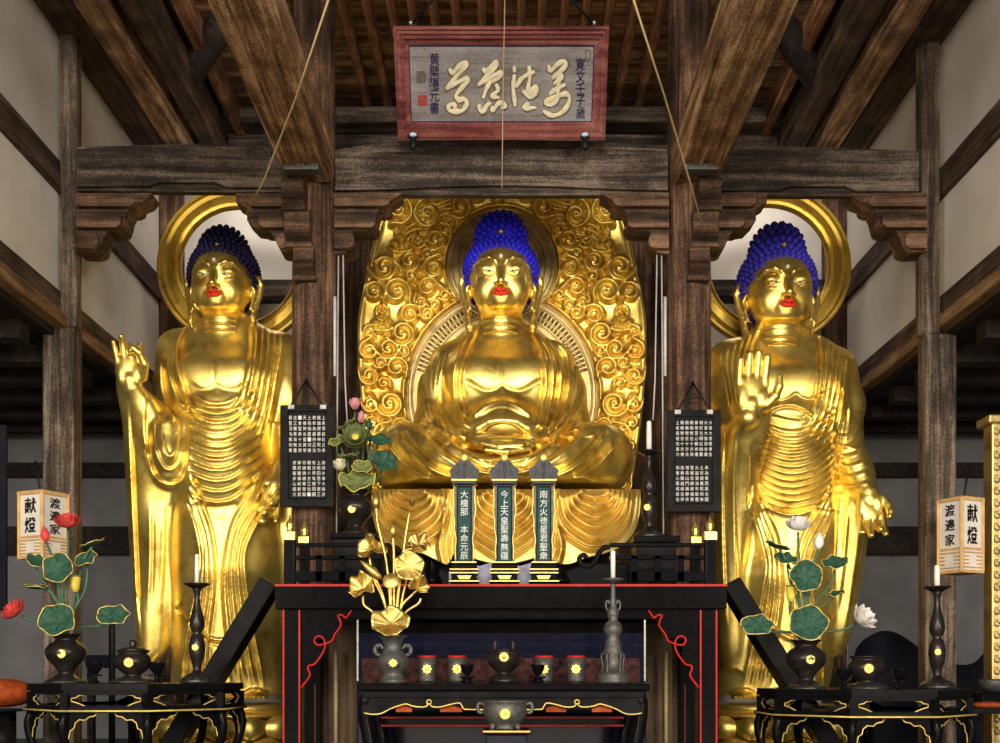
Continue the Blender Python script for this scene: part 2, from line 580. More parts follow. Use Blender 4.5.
transom([(77, 147), (180, 144), (292, 147)], [(77, 186), (148, 186), (158, 182), (215, 182), (226, 187), (292, 187)], 'long dark horizontal beam above the dark blue haired standing statue')
transom([(335, 150), (370, 144), (430, 141), (503, 140), (576, 141), (636, 144), (668, 150)], [(335, 190), (390, 189), (450, 186), (503, 185), (556, 186), (616, 189), (668, 190)],
        'broad arched dark beam directly under the calligraphy plaque')
transom([(711, 147), (820, 147), (919, 151)], [(711, 190), (780, 190), (790, 186), (846, 186), (856, 191), (919, 191)], 'long dark horizontal beam above the bright blue haired standing statue')

BR = {
    'a': [(76, 193), (152, 193), (146, 200), (138, 203), (130, 207), (126, 215), (123, 227), (115, 231), (107, 231), (102, 240), (99, 248), (92, 252), (76, 251)],
    'b': [(293, 193), (236, 193), (236, 202), (247, 208), (247, 220), (255, 228), (270, 230), (275, 240), (283, 249), (293, 252)],
    'c': [(334, 193), (402, 193), (392, 200), (380, 206), (376, 214), (375, 226), (367, 231), (353, 231), (352, 243), (346, 252), (334, 254)]}
WH = {'a': 'against the outer post', 'b': 'on the outer face of the pillar', 'c': 'on the inner face of the pillar'}
for kk, poly in BR.items():
    for mir in (0, 1):
        pl = [((1003 - x) if mir else x, y) for x, y in poly]
        mb = MB().prism([P(x, y, 6.16) for x, y in pl], (0, .15, 0))
        # stepped raised faces with scroll ends
        xs = [p[0] for p in pl]
        inner = min(xs) if (kk in 'ac') != bool(mir) else max(xs)
        far = max(xs) if inner == min(xs) else min(xs)
        sg = 1 if far > inner else -1
        L = abs(far - inner)
        for (fa, ya, yb) in ((.62, 212, 227), (.30, 233, 248), (.82, 196, 206)):
            e = inner + sg * L * fa * (.95 if kk == 'a' else 1)
            pts = [P(inner, ya, 6.12), P(e - sg * 5, ya, 6.12), P(e - sg * 1, ya + 3, 6.12), P(e, (ya + yb) / 2, 6.12), P(e - sg * 2, yb - 2, 6.12), P(e - sg * 6, yb, 6.12), P(inner, yb, 6.12)]
            mb.prism(pts, (0, .2, 0))
        who = 'bright' if mir else 'dark'
        mb.build('carved_bracket', 'timber_carved', None, **tg('carved bracket %s, near the %s blue haired statue' % (WH[kk], who), 'bracket'))

for mir in (0, 1):
    sx = 1 if mir else -1
    who = 'bright' if mir else 'dark'
    xa, xb = (.93, 1.2)
    lo, hi = (min(sx * xa, sx * xb), max(sx * xa, sx * xb))
    mb = MB()
    mb.box((lo, 2.3, 4.0), (hi, 6.09, 4.2), bev=.03)
    mb.box((lo + .045, 2.3, 4.19), (hi - .045, 6.09, 4.34), bev=.02)
    for off in (-.02, .07):
        xx = sx * (xa + .135 + off)
        mb.box((xx - .012, 2.3, 3.988), (xx + .012, 6.0, 4.01), bev=.004)
    t = mb.build('projecting_beam', 'timber_depth', None, kind='thing', **tg('thick pale brown beam running forward from the pillar next to the %s blue haired statue' % who, 'beam'))
    st = MB().box((lo + .03, 5.84, 3.97), (hi - .05, 5.92, 4.03), bev=.008)
    st.build('strap', 'pewter', t)
    # carved nose under the beam
    mb = MB()
    q = [(281, 303, 176, 203, 5.93), (284, 309, 208, 240, 5.97), (293, 313, 244, 274, 6.01)]
    for i, (x0, x1, y0, y1, d) in enumerate(q):
        if mir: x0, x1 = 1003 - x1, 1003 - x0
        xa_, xb_ = PX(x0, d), PX(x1, d)
        outl = [Vector((xa_, d + .16, PZ(y0, d))), Vector((xa_, d + .02, PZ(y0, d))), Vector((xa_, d, PZ(y0 + 5, d))), Vector((xa_, d + .02, PZ((y0 + y1) / 2, d))),
                Vector((xa_, d - .01, PZ(y1 - 7, d))), Vector((xa_, d + .05, PZ(y1, d))), Vector((xa_, d + .16, PZ(y1, d)))]
        mb.prism(outl, (xb_ - xa_, 0, 0))
        mb.box((xa_ - .008, d + .03, PZ(y1 + 4, d)), (xb_ + .008, d + .16, PZ(y1 - 1, d)), bev=.006)
    mb.build('beam_nose', 'timber_carved', None, **tg('carved scrolled wooden beam end on the pillar near the %s blue haired statue' % who, 'bracket'))
    # curved log in the roof of the side bay
    pts = [(222, 22, 6.6), (205, 50, 6.7), (188, 75, 6.85), (172, 92, 7.0), (160, 108, 7.1)]
    pts = [P(1003 - x if mir else x, y, d) for x, y, d in pts]
    MB().tube(crv(pts, 5), .085, 12).build('curved_log', 'aisle_wood', None, **tg('dark bent log bracing the roof above the %s blue haired statue' % who, 'beam'))
    # short pale board end tucked under the roof boards
    a, b = (P(165, 66, 7.3), P(175, 77, 7.3))
    if mir: a, b = P(830, 66, 7.3), P(842, 80, 7.3)
    MB().box((min(a.x, b.x) - .05, 7.0, 5.13), (max(a.x, b.x) + .05, 7.3, 5.2)).build('board_end', 'timber_grey', None, **tg('pale broken board end under the roof above the %s blue haired statue' % who, 'board'))

# ---------------------------------------------------------------- camera, light
cam = bpy.data.cameras.new('camera')
cam.sensor_width = 36
cam.lens = 36 * F / 1000
cam.shift_x = -(CX - 500) / 1000
cam.shift_y = (HY - 371.5) / 1000
cam.clip_start = 0.05
co = bpy.data.objects.new('camera', cam)
COL.objects.link(co)
co.location = (0, 0, EYE)
co.rotation_euler = (math.pi / 2, 0, 0)
SC.camera = co
SC.view_settings.view_transform = 'Standard'
SC.view_settings.look = 'None'
SC.view_settings.exposure = 0.0

w = bpy.data.worlds.new('world')
SC.world = w
w.use_nodes = True
nt = w.node_tree
bg = nt.nodes['Background']
tc = nt.nodes.new('ShaderNodeTexCoord')
sep = nt.nodes.new('ShaderNodeSeparateXYZ')
nt.links.new(tc.outputs['Generated'], sep.inputs[0])
# daylight comes in from the open front of the hall, low over the ground
r = ramp(nt, [(0.0, (0.95, 0.90, 0.82)), (0.35, (0.42, 0.38, 0.34)), (0.62, (0.10, 0.08, 0.07)), (1.0, (0.05, 0.045, 0.04))])
mr = N(nt, 'ShaderNodeMapRange')
mr.inputs['From Min'].default_value = -1
nt.links.new(sep.outputs['Y'], mr.inputs[0])
nt.links.new(mr.outputs[0], r.inputs[0])
nt.links.new(r.outputs[0], bg.inputs[0])
bg.inputs[1].default_value = 0.45


def area(name, loc, aim, size, power, col=(1, .93, .82), sy=None):
    l = bpy.data.lights.new(name, 'AREA')
    l.shape = 'RECTANGLE'; l.size = size; l.size_y = sy or size
    l.energy = power; l.color = col
    o = bpy.data.objects.new(name, l); COL.objects.link(o)
    o.location = loc
    o.rotation_euler = (Vector(aim) - Vector(loc)).to_track_quat('-Z', 'Y').to_euler()
    return o


def spot(name, loc, aim, power, ang, col=(1, .88, .7), blend=.6, size=.08):
    l = bpy.data.lights.new(name, 'SPOT')
    l.energy = power; l.color = col; l.spot_size = math.radians(ang); l.spot_blend = blend; l.shadow_soft_size = size
    o = bpy.data.objects.new(name, l); COL.objects.link(o)
    o.location = loc
    o.rotation_euler = (Vector(aim) - Vector(loc)).to_track_quat('-Z', 'Y').to_euler()
    return o


area('unseen_key', (0, -5.5, 4.6), (0, 7, 2.6), 3.6, 720, (1, .95, .88), 1.6)  # key lamp added out of view to light the gold figures
area('unseen_fill_west', (-4.6, -4.0, 2.6), (-1.4, 7, 2.9), 1.6, 390, (1, .92, .80), 2.2)  # side lamp added out of view to brighten the gold
area('unseen_fill_east', (4.6, -4.0, 2.6), (1.4, 7, 2.9), 1.6, 390, (1, .92, .80), 2.2)  # the added side lamp's twin, also out of view
area('unseen_fill_low', (0, -1.5, .3), (0, 6, 4.4), 4.5, 80, (1, .85, .65), 1.2)  # lamp added out of view, standing in for light bounced from below
for sx in (-1, 1):
    area('unseen_fill_back', (sx * 1.75, 7.92, 4.95), (sx * 1.85, 8.3, 3.6), .7, 4.5, (1, .93, .85), .3)  # lamp added behind the upper board to brighten the back plaster

# ================================================================ carved figures
D0 = 1100.0


class Field:
    """signed distance on a grid; shapes melt into one skin"""

    def __init__(s, x0, x1, y0, y1, z0, z1, h):
        s.h = h
        s.ax = [np.arange(a, b + h, h, dtype=np.float32) for a, b in ((x0, x1), (y0, y1), (z0, z1))]
        s.d = np.full([len(a) for a in s.ax], 40.0, np.float32)
        s.R = None  # optional local frame (origin, 3x3, scale)

    def world(s, p):
        p = np.array(p, dtype=float)
        if s.R is None: return p
        o, R, k = s.R
        return o + (R @ p) * k

    def sl(s, lo, hi):
        out = []
        for a, l, h in zip(s.ax, lo, hi):
            i, j = np.searchsorted(a, l), np.searchsorted(a, h)
            out.append(slice(max(0, i - 1), min(len(a), j + 1)))
        return tuple(out)

    def grid(s, sl):
        return (s.ax[0][sl[0]][:, None, None], s.ax[1][sl[1]][None, :, None], s.ax[2][sl[2]][None, None, :])

    def mix(s, sl, d, k, mode='add'):
        a = s.d[sl]
        if a.size == 0: return
        if mode == 'add':
            if k > 0:
                h = np.clip(0.5 + 0.5 * (a - d) / k, 0, 1)
                s.d[sl] = a * (1 - h) + d * h - k * h * (1 - h)
            else:
                s.d[sl] = np.minimum(a, d)
        elif mode == 'sub':
            d = -d
            if k > 0:
                h = np.clip(0.5 - 0.5 * (a - d) / k, 0, 1)
                s.d[sl] = a * (1 - h) + d * h + k * h * (1 - h)
            else:
                s.d[sl] = np.maximum(a, d)

    def ell(s, c, r, k=4.0, rot=None, mode='add'):
        sc = 1.0
        Rm = np.eye(3)
        if rot is not None: Rm = np.array(rot)
        if s.R is not None:
            o, R, sc = s.R
            c = s.world(c); Rm = R @ Rm
        c = np.array(c, dtype=np.float32); r = np.array(r, dtype=np.float32) * sc
        k *= sc
        m = float(r.max()) + k + 8
        sl = s.sl(c - m, c + m)
        X, Y, Z = s.grid(sl)
        x, y, z = X - c[0], Y - c[1], Z - c[2]
        u = (Rm[0, 0] * x + Rm[1, 0] * y + Rm[2, 0] * z); v = (Rm[0, 1] * x + Rm[1, 1] * y + Rm[2, 1] * z); w = (Rm[0, 2] * x + Rm[1, 2] * y + Rm[2, 2] * z)
        k0 = np.sqrt((u / r[0]) ** 2 + (v / r[1]) ** 2 + (w / r[2]) ** 2)
        k1 = np.sqrt((u / r[0] ** 2) ** 2 + (v / r[1] ** 2) ** 2 + (w / r[2] ** 2) ** 2)
        s.mix(sl, (k0 * (k0 - 1) / (k1 + 1e-6)).astype(np.float32), k, mode)

    def cap(s, a, b, ra, rb, k=3.0, mode='add'):
        sc = 1.0
        if s.R is not None:
            sc = s.R[2]; a = s.world(a); b = s.world(b)
        a = np.array(a, dtype=np.float32); b = np.array(b, dtype=np.float32)
        ra *= sc; rb *= sc; k *= sc
        m = max(ra, rb) + k + 6
        sl = s.sl(np.minimum(a, b) - m, np.maximum(a, b) + m)
        X, Y, Z = s.grid(sl)
        ba = b - a
        L2 = float(ba @ ba) + 1e-9
        t = np.clip(((X - a[0]) * ba[0] + (Y - a[1]) * ba[1] + (Z - a[2]) * ba[2]) / L2, 0, 1)
        d = np.sqrt((X - a[0] - t * ba[0]) ** 2 + (Y - a[1] - t * ba[1]) ** 2 + (Z - a[2] - t * ba[2]) ** 2) - (ra + (rb - ra) * t)
        s.mix(sl, d.astype(np.float32), k, mode)

    def chain(s, pts, rs, k=3.0, mode='add'):
        if not isinstance(rs, (list, tuple)): rs = [rs] * len(pts)
        for i in range(len(pts) - 1):
            s.cap(pts[i], pts[i + 1], rs[i], rs[i + 1], k, mode)

    def loft(s, secs, k=6.0, pw=2.3):
        """stack of oval sections (z, cx, cy, rx, ry), highest first or last"""
        secs = sorted(secs)
        A = np.array(secs, dtype=np.float32)
        m = k + 8
        lo = ((A[:, 1] - A[:, 3]).min() - m, (A[:, 2] - A[:, 4]).min() - m, A[0, 0] - m)
        hi = ((A[:, 1] + A[:, 3]).max() + m, (A[:, 2] + A[:, 4]).max() + m, A[-1, 0] + m)
        sl = s.sl(lo, hi)
        X, Y, Z = s.grid(sl)
        z = Z.ravel()
        # smooth interpolation of the sections
        dense = np.array(crv([tuple(q) for q in secs], 10), dtype=np.float32)
        cx, cy, rx, ry = [np.interp(z, dense[:, 0], dense[:, j])[None, None, :].astype(np.float32) for j in (1, 2, 3, 4)]
        n = ((np.abs(X - cx) / rx) ** pw + (np.abs(Y - cy) / ry) ** pw) ** (1 / pw)
        d = (n - 1) * np.minimum(rx, ry)
        dz = np.maximum(A[0, 0] - Z, Z - A[-1, 0])
        d = np.maximum(d, dz)
        s.mix(sl, d.astype(np.float32), k)

    def relief(s, mp, ymid, soft=10.0, far=-500.0):
        """raise or sink the front by a carved pattern; ymid is the depth where the front begins"""
        X, Y = s.ax[0][:, None], s.ax[1][None, :]
        mp.soften(3)
        for i in range(0, len(s.ax[2])):
            dd = s.d[:, :, i]
            if not ((np.abs(dd) < 12).any()): continue
            px = CX + X * D0 / (D0 + Y)
            py = HY - s.ax[2][i] * D0 / (D0 + Y) + 0 * X
            hgt = mp.sample(px, py)
            wgt = np.clip((ymid - Y) / soft, 0, 1) * np.clip((Y - far) / 6, 0, 1)
            s.d[:, :, i] = dd - hgt * wgt

    def mesh(s):
        d = s.d
        ins = d < 0
        cnt = np.zeros([n - 1 for n in d.shape], np.uint8)
        for a in (0, 1):
            for b in (0, 1):
                for c in (0, 1):
                    cnt += ins[a:a + cnt.shape[0], b:b + cnt.shape[1], c:c + cnt.shape[2]]
        act = (cnt > 0) & (cnt < 8)
        idx = np.argwhere(act)
        num = -np.ones(cnt.shape, np.int32)
        num[act] = np.arange(len(idx))
        acc = np.zeros((len(idx), 3)); wt = np.zeros(len(idx))
        I, J, K = idx.T
        cs = [(a, b, c) for a in (0, 1) for b in (0, 1) for c in (0, 1)]
        val = {q: d[I + q[0], J + q[1], K + q[2]] for q in cs}
        for q in cs:
            for ax in range(3):
                if q[ax] == 0:
                    p = list(q); p[ax] = 1; p = tuple(p)
                    va, vb = val[q], val[p]
                    x = (va < 0) != (vb < 0)
                    t = np.where(x, va / np.where(x, va - vb, 1), 0)
                    pos = np.array(q, dtype=float)[None, :].repeat(len(idx), 0)
                    pos[:, ax] += t
                    acc[x] += pos[x]; wt[x] += 1
        v = (acc / wt[:, None] + idx) * s.h + np.array([a[0] for a in s.ax])
        quads = []
        for ax in range(3):
            o1, o2 = (ax + 1) % 3, (ax + 2) % 3
            sa = [slice(None)] * 3; sb = [slice(None)] * 3
            sa[ax] = slice(0, -1); sb[ax] = slice(1, None)
            e = ins[tuple(sa)] != ins[tuple(sb)]
            q = np.argwhere(e)
            q = q[(q[:, o1] > 0) & (q[:, o2] > 0) & (q[:, o1] < d.shape[o1] - 1) & (q[:, o2] < d.shape[o2] - 1)]
            first = ins[q[:, 0], q[:, 1], q[:, 2]]

            def cell(a, b):
                r = q.copy(); r[:, o1] -= a; r[:, o2] -= b
                return num[r[:, 0], r[:, 1], r[:, 2]]
            f = np.stack([cell(1, 1), cell(0, 1), cell(0, 0), cell(1, 0)], 1)
            f[~first] = f[~first][:, ::-1]
            quads.append(f)
        f = np.concatenate(quads)
        f = f[(f >= 0).all(1)]
        return v, f


class Relief:
    """carved height map over a pixel window"""

    def __init__(s, x0, x1, y0, y1, res=2):
        s.x0, s.y0, s.res = x0, y0, res
        s.H = np.zeros((int((x1 - x0) * res) + 1, int((y1 - y0) * res) + 1), np.float32)

    def _win(s, pts, m):
        p = np.array(pts, dtype=np.float32)
        lo = np.floor((p.min(0) - m - (s.x0, s.y0)) * s.res).astype(int)
        hi = np.ceil((p.max(0) + m - (s.x0, s.y0)) * s.res).astype(int)
        lo = np.maximum(lo, 0); hi = np.minimum(hi, np.array(s.H.shape) - 1)
        if (hi <= lo).any(): return None
        X = (np.arange(lo[0], hi[0] + 1, dtype=np.float32) / s.res + s.x0)[:, None]
        Y = (np.arange(lo[1], hi[1] + 1, dtype=np.float32) / s.res + s.y0)[None, :]
        return p, X, Y, (slice(lo[0], hi[0] + 1), slice(lo[1], hi[1] + 1))

    def dist(s, pts, m):
        w = s._win(pts, m)
        if w is None: return None
        p, X, Y, sl = w
        best = np.full((X.shape[0], Y.shape[1]), 1e9, np.float32)
        side = np.zeros_like(best); tt = np.zeros_like(best)
        n = len(p) - 1
        for i in range(n):
            a, b = p[i], p[i + 1]
            e = b - a
            t = np.clip(((X - a[0]) * e[0] + (Y - a[1]) * e[1]) / (float(e @ e) + 1e-9), 0, 1)
            dx, dy = X - a[0] - t * e[0], Y - a[1] - t * e[1]
            q = dx * dx + dy * dy
            u = q < best
            best = np.where(u, q, best)
            side = np.where(u, e[0] * dy - e[1] * dx, side)
            tt = np.where(u, (i + t) / n, tt)
        return np.sqrt(best), np.sign(side), tt, sl

    def ridge(s, pts, w, a, sm=6, taper=0.0, how='add'):
        r = s.dist(crv(pts, sm) if sm else pts, w * 3)
        if r is None: return
        d, sd, t, sl = r
        h = a * np.exp(-(d / w) ** 2)
        if taper: h = h * np.clip(np.minimum(t, 1 - t) / taper, 0, 1)
        s.H[sl] = np.maximum(s.H[sl], h) if how == 'max' else s.H[sl] + h

    def ledge(s, pts, w, a, flip=1, sm=6, taper=0.12, under=0.42):
        """a fold of cloth: steep on one side of the line, sloping away on the other"""
        r = s.dist(crv(pts, sm) if sm else pts, w * 3)
        if r is None: return
        d, sd, t, sl = r
        sg = sd * flip
        h = np.where(sg > 0, a * np.exp(-(d / w)), a * np.exp(-(d / (w * under)) ** 2))
        # a dark groove just outside the steep edge
        h = h - np.where(sg < 0, .45 * a * np.exp(-((d - w * .5) / (w * .35)) ** 2), 0)
        if taper: h = h * np.clip(np.minimum(t, 1 - t) / taper, 0, 1)
        s.H[sl] += h

    def fill(s, poly, a, soft=1.5, sm=0):
        """raise everything inside an outline"""
        pts = [np.array(q, dtype=float) for q in poly]
        if sm: pts = crv(pts + [pts[0]], sm)
        else: pts = pts + [pts[0]]
        r = s.dist(pts, soft * 3)
        if r is None: return
        d, sd, t, sl = r
        p = np.array(pts)
        X = (np.arange(sl[0].start, sl[0].stop) / s.res + s.x0)[:, None]
        Y = (np.arange(sl[1].start, sl[1].stop) / s.res + s.y0)[None, :]
        ins = np.zeros(d.shape, bool)
        for i in range(len(p) - 1):
            (xa, ya), (xb, yb) = p[i], p[i + 1]
            if ya == yb: continue
            c = ((ya > Y) != (yb > Y)) & (X < (xb - xa) * (Y - ya) / (yb - ya) + xa)
            ins ^= c
        sd = np.where(ins, d, -d)
        s.H[sl] += a * np.clip(0.5 + sd / (2 * soft), 0, 1)

    def soften(s, n=2):
        for _ in range(n):
            for ax in (0, 1):
                H = s.H
                s.H = .25 * np.roll(H, 1, ax) + .5 * H + .25 * np.roll(H, -1, ax)

    def sample(s, px, py):
        u = np.clip((px - s.x0) * s.res, 0, s.H.shape[0] - 1.001); v = np.clip((py - s.y0) * s.res, 0, s.H.shape[1] - 1.001)
        i, j = u.astype(int), v.astype(int)
        a, b = u - i, v - j
        H = s.H
        return H[i, j] * (1 - a) * (1 - b) + H[i + 1, j] * a * (1 - b) + H[i, j + 1] * (1 - a) * b + H[i + 1, j + 1] * a * b


def pu(px, py, y=0.0):
    """carving-space point seen at a pixel, y behind (+) or before (-) the figure's middle"""
    k = (D0 + y) / D0
    return np.array(((px - CX) * k, y, (HY - py) * k))


def uw(v, d):
    """carving space to the world for a figure at distance d"""
    s = d / D0
    v = np.asarray(v, dtype=float)
    return np.stack([v[..., 0] * s, d + v[..., 1] * s, EYE + v[..., 2] * s], -1)


def np_mesh(name, v, f, mat, org, parent=None, smooth=True, **tags):
    me = bpy.data.meshes.new(name)
    v = (np.asarray(v) - np.asarray(org)).astype(np.float32)
    f = np.asarray(f, dtype=np.int32)
    me.vertices.add(len(v)); me.vertices.foreach_set('co', v.ravel())
    me.loops.add(f.size); me.loops.foreach_set('vertex_index', f.ravel())
    me.polygons.add(len(f))
    me.polygons.foreach_set('loop_start', np.arange(0, f.size, f.shape[1], dtype=np.int32))
    me.polygons.foreach_set('use_smooth', np.full(len(f), smooth))
    me.update(calc_edges=True)
    me.validate()
    me.materials.append(M[mat])
    return link(name, me, np.asarray(org), parent, **tags)


def head(Fd, at, sc, yaw=0.0, tilt=0.0):
    """face, ears and neck in a local frame: x to the viewer's right, y back, z up, eye line at z = 0"""
    R = np.array(Matrix.Rotation(yaw, 3, 'Z') @ Matrix.Rotation(tilt, 3, 'X'))
    Fd.R = (np.array(at, dtype=float), R, sc)
    f = Fd
    f.ell((0, 8, 6), (33, 38, 36), 2)
    f.ell((0, -4, -7), (28, 29, 32), 6)
    f.ell((0, -6, 4), (27.5, 28, 26), 5)
    for sg in (-1, 1):
        f.ell((sg * 13, -19, -16), (13, 12, 15), 7)
        f.ell((sg * 10.5, -11, -25), (12, 14, 10), 8)
    f.ell((0, -25, -31), (10, 8, 6), 6)
    f.ell((0, -30, -24), (9, 5, 6), 5)
    # nose
    f.chain([(0, -33.5, 4), (0, -36.5, -6), (0, -40.5, -14)], [2.2, 2.9, 4.0], 3)
    for sg in (-1, 1):
        f.ell((sg * 4.4, -36.2, -15.5), (3.0, 3.4, 2.5), 1.6)
        # brow, eye ball under the lid, slit
        f.chain([(sg * 3, -33.5, 3), (sg * 6, -34, 8), (sg * 12, -32, 11.5), (sg * 19, -27.2, 11), (sg * 24.5, -20.5, 6)], [1.2, 1.3, 1.3, 1.2, .8], 1.8)
        f.ell((sg * 12.3, -28.2, 0.8), (8.8, 6.0, 6.2), 2.0, rot=Matrix.Rotation(sg * -.25, 3, 'Z'))
        f.chain([(sg * 4.6, -34.6, -1.6), (sg * 9, -35.4, -2.6), (sg * 14, -34.0, -2.6), (sg * 20.5, -28.2, -.4)], [.5, 1.0, 1.0, .4], .6, mode='sub')
        f.chain([(sg * 6, -35.2, -5.2), (sg * 13, -34.4, -7), (sg * 20, -28.6, -4.5)], [.5, .7, .4], 1.6)
        # ear
        f.chain([(sg * 29.5, -3, 0), (sg * 33, 0, 6), (sg * 38, 5, 7), (sg * 40.5, 8, 0), (sg * 39, 7, -12), (sg * 35.5, 4, -24), (sg * 33.2, 1, -36), (sg * 32, -1, -46), (sg * 31, -2, -51)], [1.6, 1.9, 2.2, 2.5, 2.5, 2.6, 3.2, 3.8, 3.2], 1.2)
        f.chain([(sg * 31, -1, -1), (sg * 34.5, 2, -9), (sg * 33, 1, -18), (sg * 31, -1, -28)], [1.6, 1.7, 1.8, 2.0], 1.2)
        f.ell((sg * 33.5, 5, -8), (6, 2.6, 14), 2, rot=Matrix.Rotation(sg * .45, 3, 'Z'))
    # neck with its three rings
    f.chain([(0, 0, -20), (0, 3, -66)], [19.5, 20.5], 5)
    for z, r in ((-42, 20.8), (-48.5, 21.9), (-55, 23.2)):
        f.ell((0, 1.2, z), (r, r * .99, 3.7), .8)
    Fd.R = None


def face_extras(at, sc, yaw, tilt, d, parent, lipw=1.0):
    R = np.array(Matrix.Rotation(yaw, 3, 'Z') @ Matrix.Rotation(tilt, 3, 'X'))
    at = np.array(at, dtype=float)
    org = PLOC[parent.name]

    def out(fl, name, mat):
        v, q = fl.mesh()
        v = at + (v @ R.T) * sc
        np_mesh(name, uw(v, d), q, mat, org, parent)
    # lips
    fl = Field(-13, 13, -44, -22, -32, -16, .55)
    for sg in (-1, 1):
        fl.chain([(0, -37.2, -21.6), (sg * 3.0, -37.0, -20.6), (sg * 9.2 * lipw, -32.5, -22.6)], [1.35, 1.55, .6], .8)
        fl.chain([(0, -37.0, -25.4), (sg * 4.5, -35.8, -25.0), (sg * 9.0 * lipw, -32.4, -22.9)], [1.9, 1.6, .6], .8)
    fl.chain([(-8, -35.8, -23.0), (0, -39.2, -23.3), (8, -35.8, -23.0)], .35, .5, mode='sub')
    out(fl, 'lips', 'lip_red')
    for sg in (-1, 1):
        fl = Field(*((-24, -2) if sg < 0 else (2, 24)), -40, -22, -8, 5, .4)
        fl.chain([(sg * 5.0, -33.6, -1.7), (sg * 9, -34.2, -2.6), (sg * 14, -32.9, -2.6), (sg * 20.2, -27.6, -.4)], [.4, .85, .85, .3], .4)
        out(fl, 'eye', 'eye_white')
        mb = MB(); c = uw(at + (R @ np.array((sg * 11.2, -34.4, -2.4))) * sc, d)
        mb.ball(c, (1.5 * sc * d / D0, .8 * sc * d / D0, .8 * sc * d / D0)); mb.build('pupil', 'ink', parent)
    c = uw(at + (R @ np.array((0, -33.4, 12.5))) * sc, d)
    MB().ball(c, 1.9 * sc * d / D0).build('forehead_jewel', 'crystal', parent)


def hair(at, sc, yaw, tilt, d, parent, mat, name='hair', gap=5.5, rad=3.0, point=1.0, top=1.0, hairline=21.0, jewel=True):
    """dome of small curls with the raised crown, the face left open"""
    Rm = Matrix.Rotation(yaw, 3, 'Z') @ Matrix.Rotation(tilt, 3, 'X')
    at = Vector(at)
    s = sc * d / D0
    mb = MB()

    def W(p): return Vector(uw(np.array(at + Rm @ (Vector(p) * sc)), d))
    mass = [((0, 10, 9), (36.5, 38, 38)), ((0, 9, 41 * top), (25.5, 26.5, 26))]
    R3 = Rm.to_3x3()

    def openface(p):
        # arch over the brow, straight down in front of the ears
        if p.y > 14: return False
        if p.z > 4: return (p.x / 30.0) ** 2 + ((p.z - 4) / (hairline - 4)) ** 2 < 1 and p.y < 8
        return p.y < -5 + max(0, 4 - p.z) * .35

    def norm(p):
        # surface by smooth union of the two masses, found by marching outwards
        return p
    # directions: rings about an axis leaning back so that the rows arch above the forehead
    axis = Vector((0, .34, 1)).normalized()
    u = axis.orthogonal().normalized(); w_ = axis.cross(u)
    c0 = Vector((0, 10, 10))

    def radius(dr):
        # largest hit of the ray from c0 with the two ellipsoids (smoothly joined)
        out = 0
        res = []
        for c, r in mass:
            o = c0 - Vector(c)
            A = sum((dr[i] / r[i]) ** 2 for i in range(3)); B = 2 * sum(o[i] * dr[i] / r[i] ** 2 for i in range(3)); Cc = sum((o[i] / r[i]) ** 2 for i in range(3)) - 1
            disc = B * B - 4 * A * Cc
            res.append((-B + math.sqrt(disc)) / (2 * A) if disc > 0 else 0)
        a, b = max(res), min(res)
        kk = 6
        return a + max(0, kk - (a - b)) ** 2 / (4 * kk)
    row = 0
    pts = []
    prev = None
    arc = 0.0
    nxt = 0.0
    for k_ in range(1300):
        th = k_ * .002
        pa = axis * math.cos(th) + u * math.sin(th); pb = axis * math.cos(th) - u * math.sin(th)
        ra, rb = radius(pa), radius(pb)
        rm = (ra + rb) / 2
        cur = (rm * math.sin(th), rm * math.cos(th))
        if prev is not None: arc += math.hypot(cur[0] - prev[0], cur[1] - prev[1])
        prev = cur
        if arc < nxt: continue
        nxt += gap * 1.02
        ring = max(1, int(round(2 * math.pi * cur[0] / gap)))
        for q in range(ring):
            a = 2 * math.pi * (q + .5 * (row % 2)) / ring
            dr = (axis * math.cos(th) + (u * math.cos(a) + w_ * math.sin(a)) * math.sin(th)).normalized()
            p = c0 + dr * radius(dr)
            if openface(p) or p.z < -46 or (p.z < -20 and p.y < 20) or (p.z < -6 and p.y < 15): continue
            pts.append((p, dr))
        row += 1
    # thin out crowded curls
    keep = []
    cell = {}
    for p, dr in pts:
        key = (int(p.x // gap), int(p.y // gap), int(p.z // gap))
        ok = True
        for dx in (-1, 0, 1):
            for dy in (-1, 0, 1):
                for dz in (-1, 0, 1):
                    for q in cell.get((key[0] + dx, key[1] + dy, key[2] + dz), ()):
                        if (q - p).length < gap * .74: ok = False
        if ok:
            cell.setdefault(key, []).append(p); keep.append((p, dr))
    for p, dr in keep:
        q = dr.to_track_quat('Z', 'Y').to_matrix()
        mb.ball(W(p), (rad * s, rad * s, rad * point * s), 9, 7, R=R3 @ q)
        if point > 1.05:
            mb.ball(W(p + dr * rad * point * .72), (rad * .45 * s,) * 3, 6, 4)
    # the scalp under the curls
    fl = Field(-42, 42, -34, 54, -44, 70, 2.0)
    for c, r in mass:
        fl.ell(c, [x - 1.6 for x in r], 6)
    fl.ell((0, -22, -16), (30.5, 30, 34.0 * hairline / 21), 1, mode='sub')
    v, f = fl.mesh()
    v = np.array(at) + (v @ np.array(R3).T) * sc
    mb.add([Vector(x) for x in uw(v, d)], f.tolist(), True)
    o = mb.build(name, mat, parent)
    if jewel:
        dr = Vector((0, -.86, .5)).normalized()
        c0 = Vector((0, 9, 28 * top))
        for t in range(60):
            pass
        p = Vector((0, -20.0, 38 * top))
        MB().ball(W(p), 3.0 * s, 10, 8).build('crown_jewel', 'gold_old', parent)
    return o


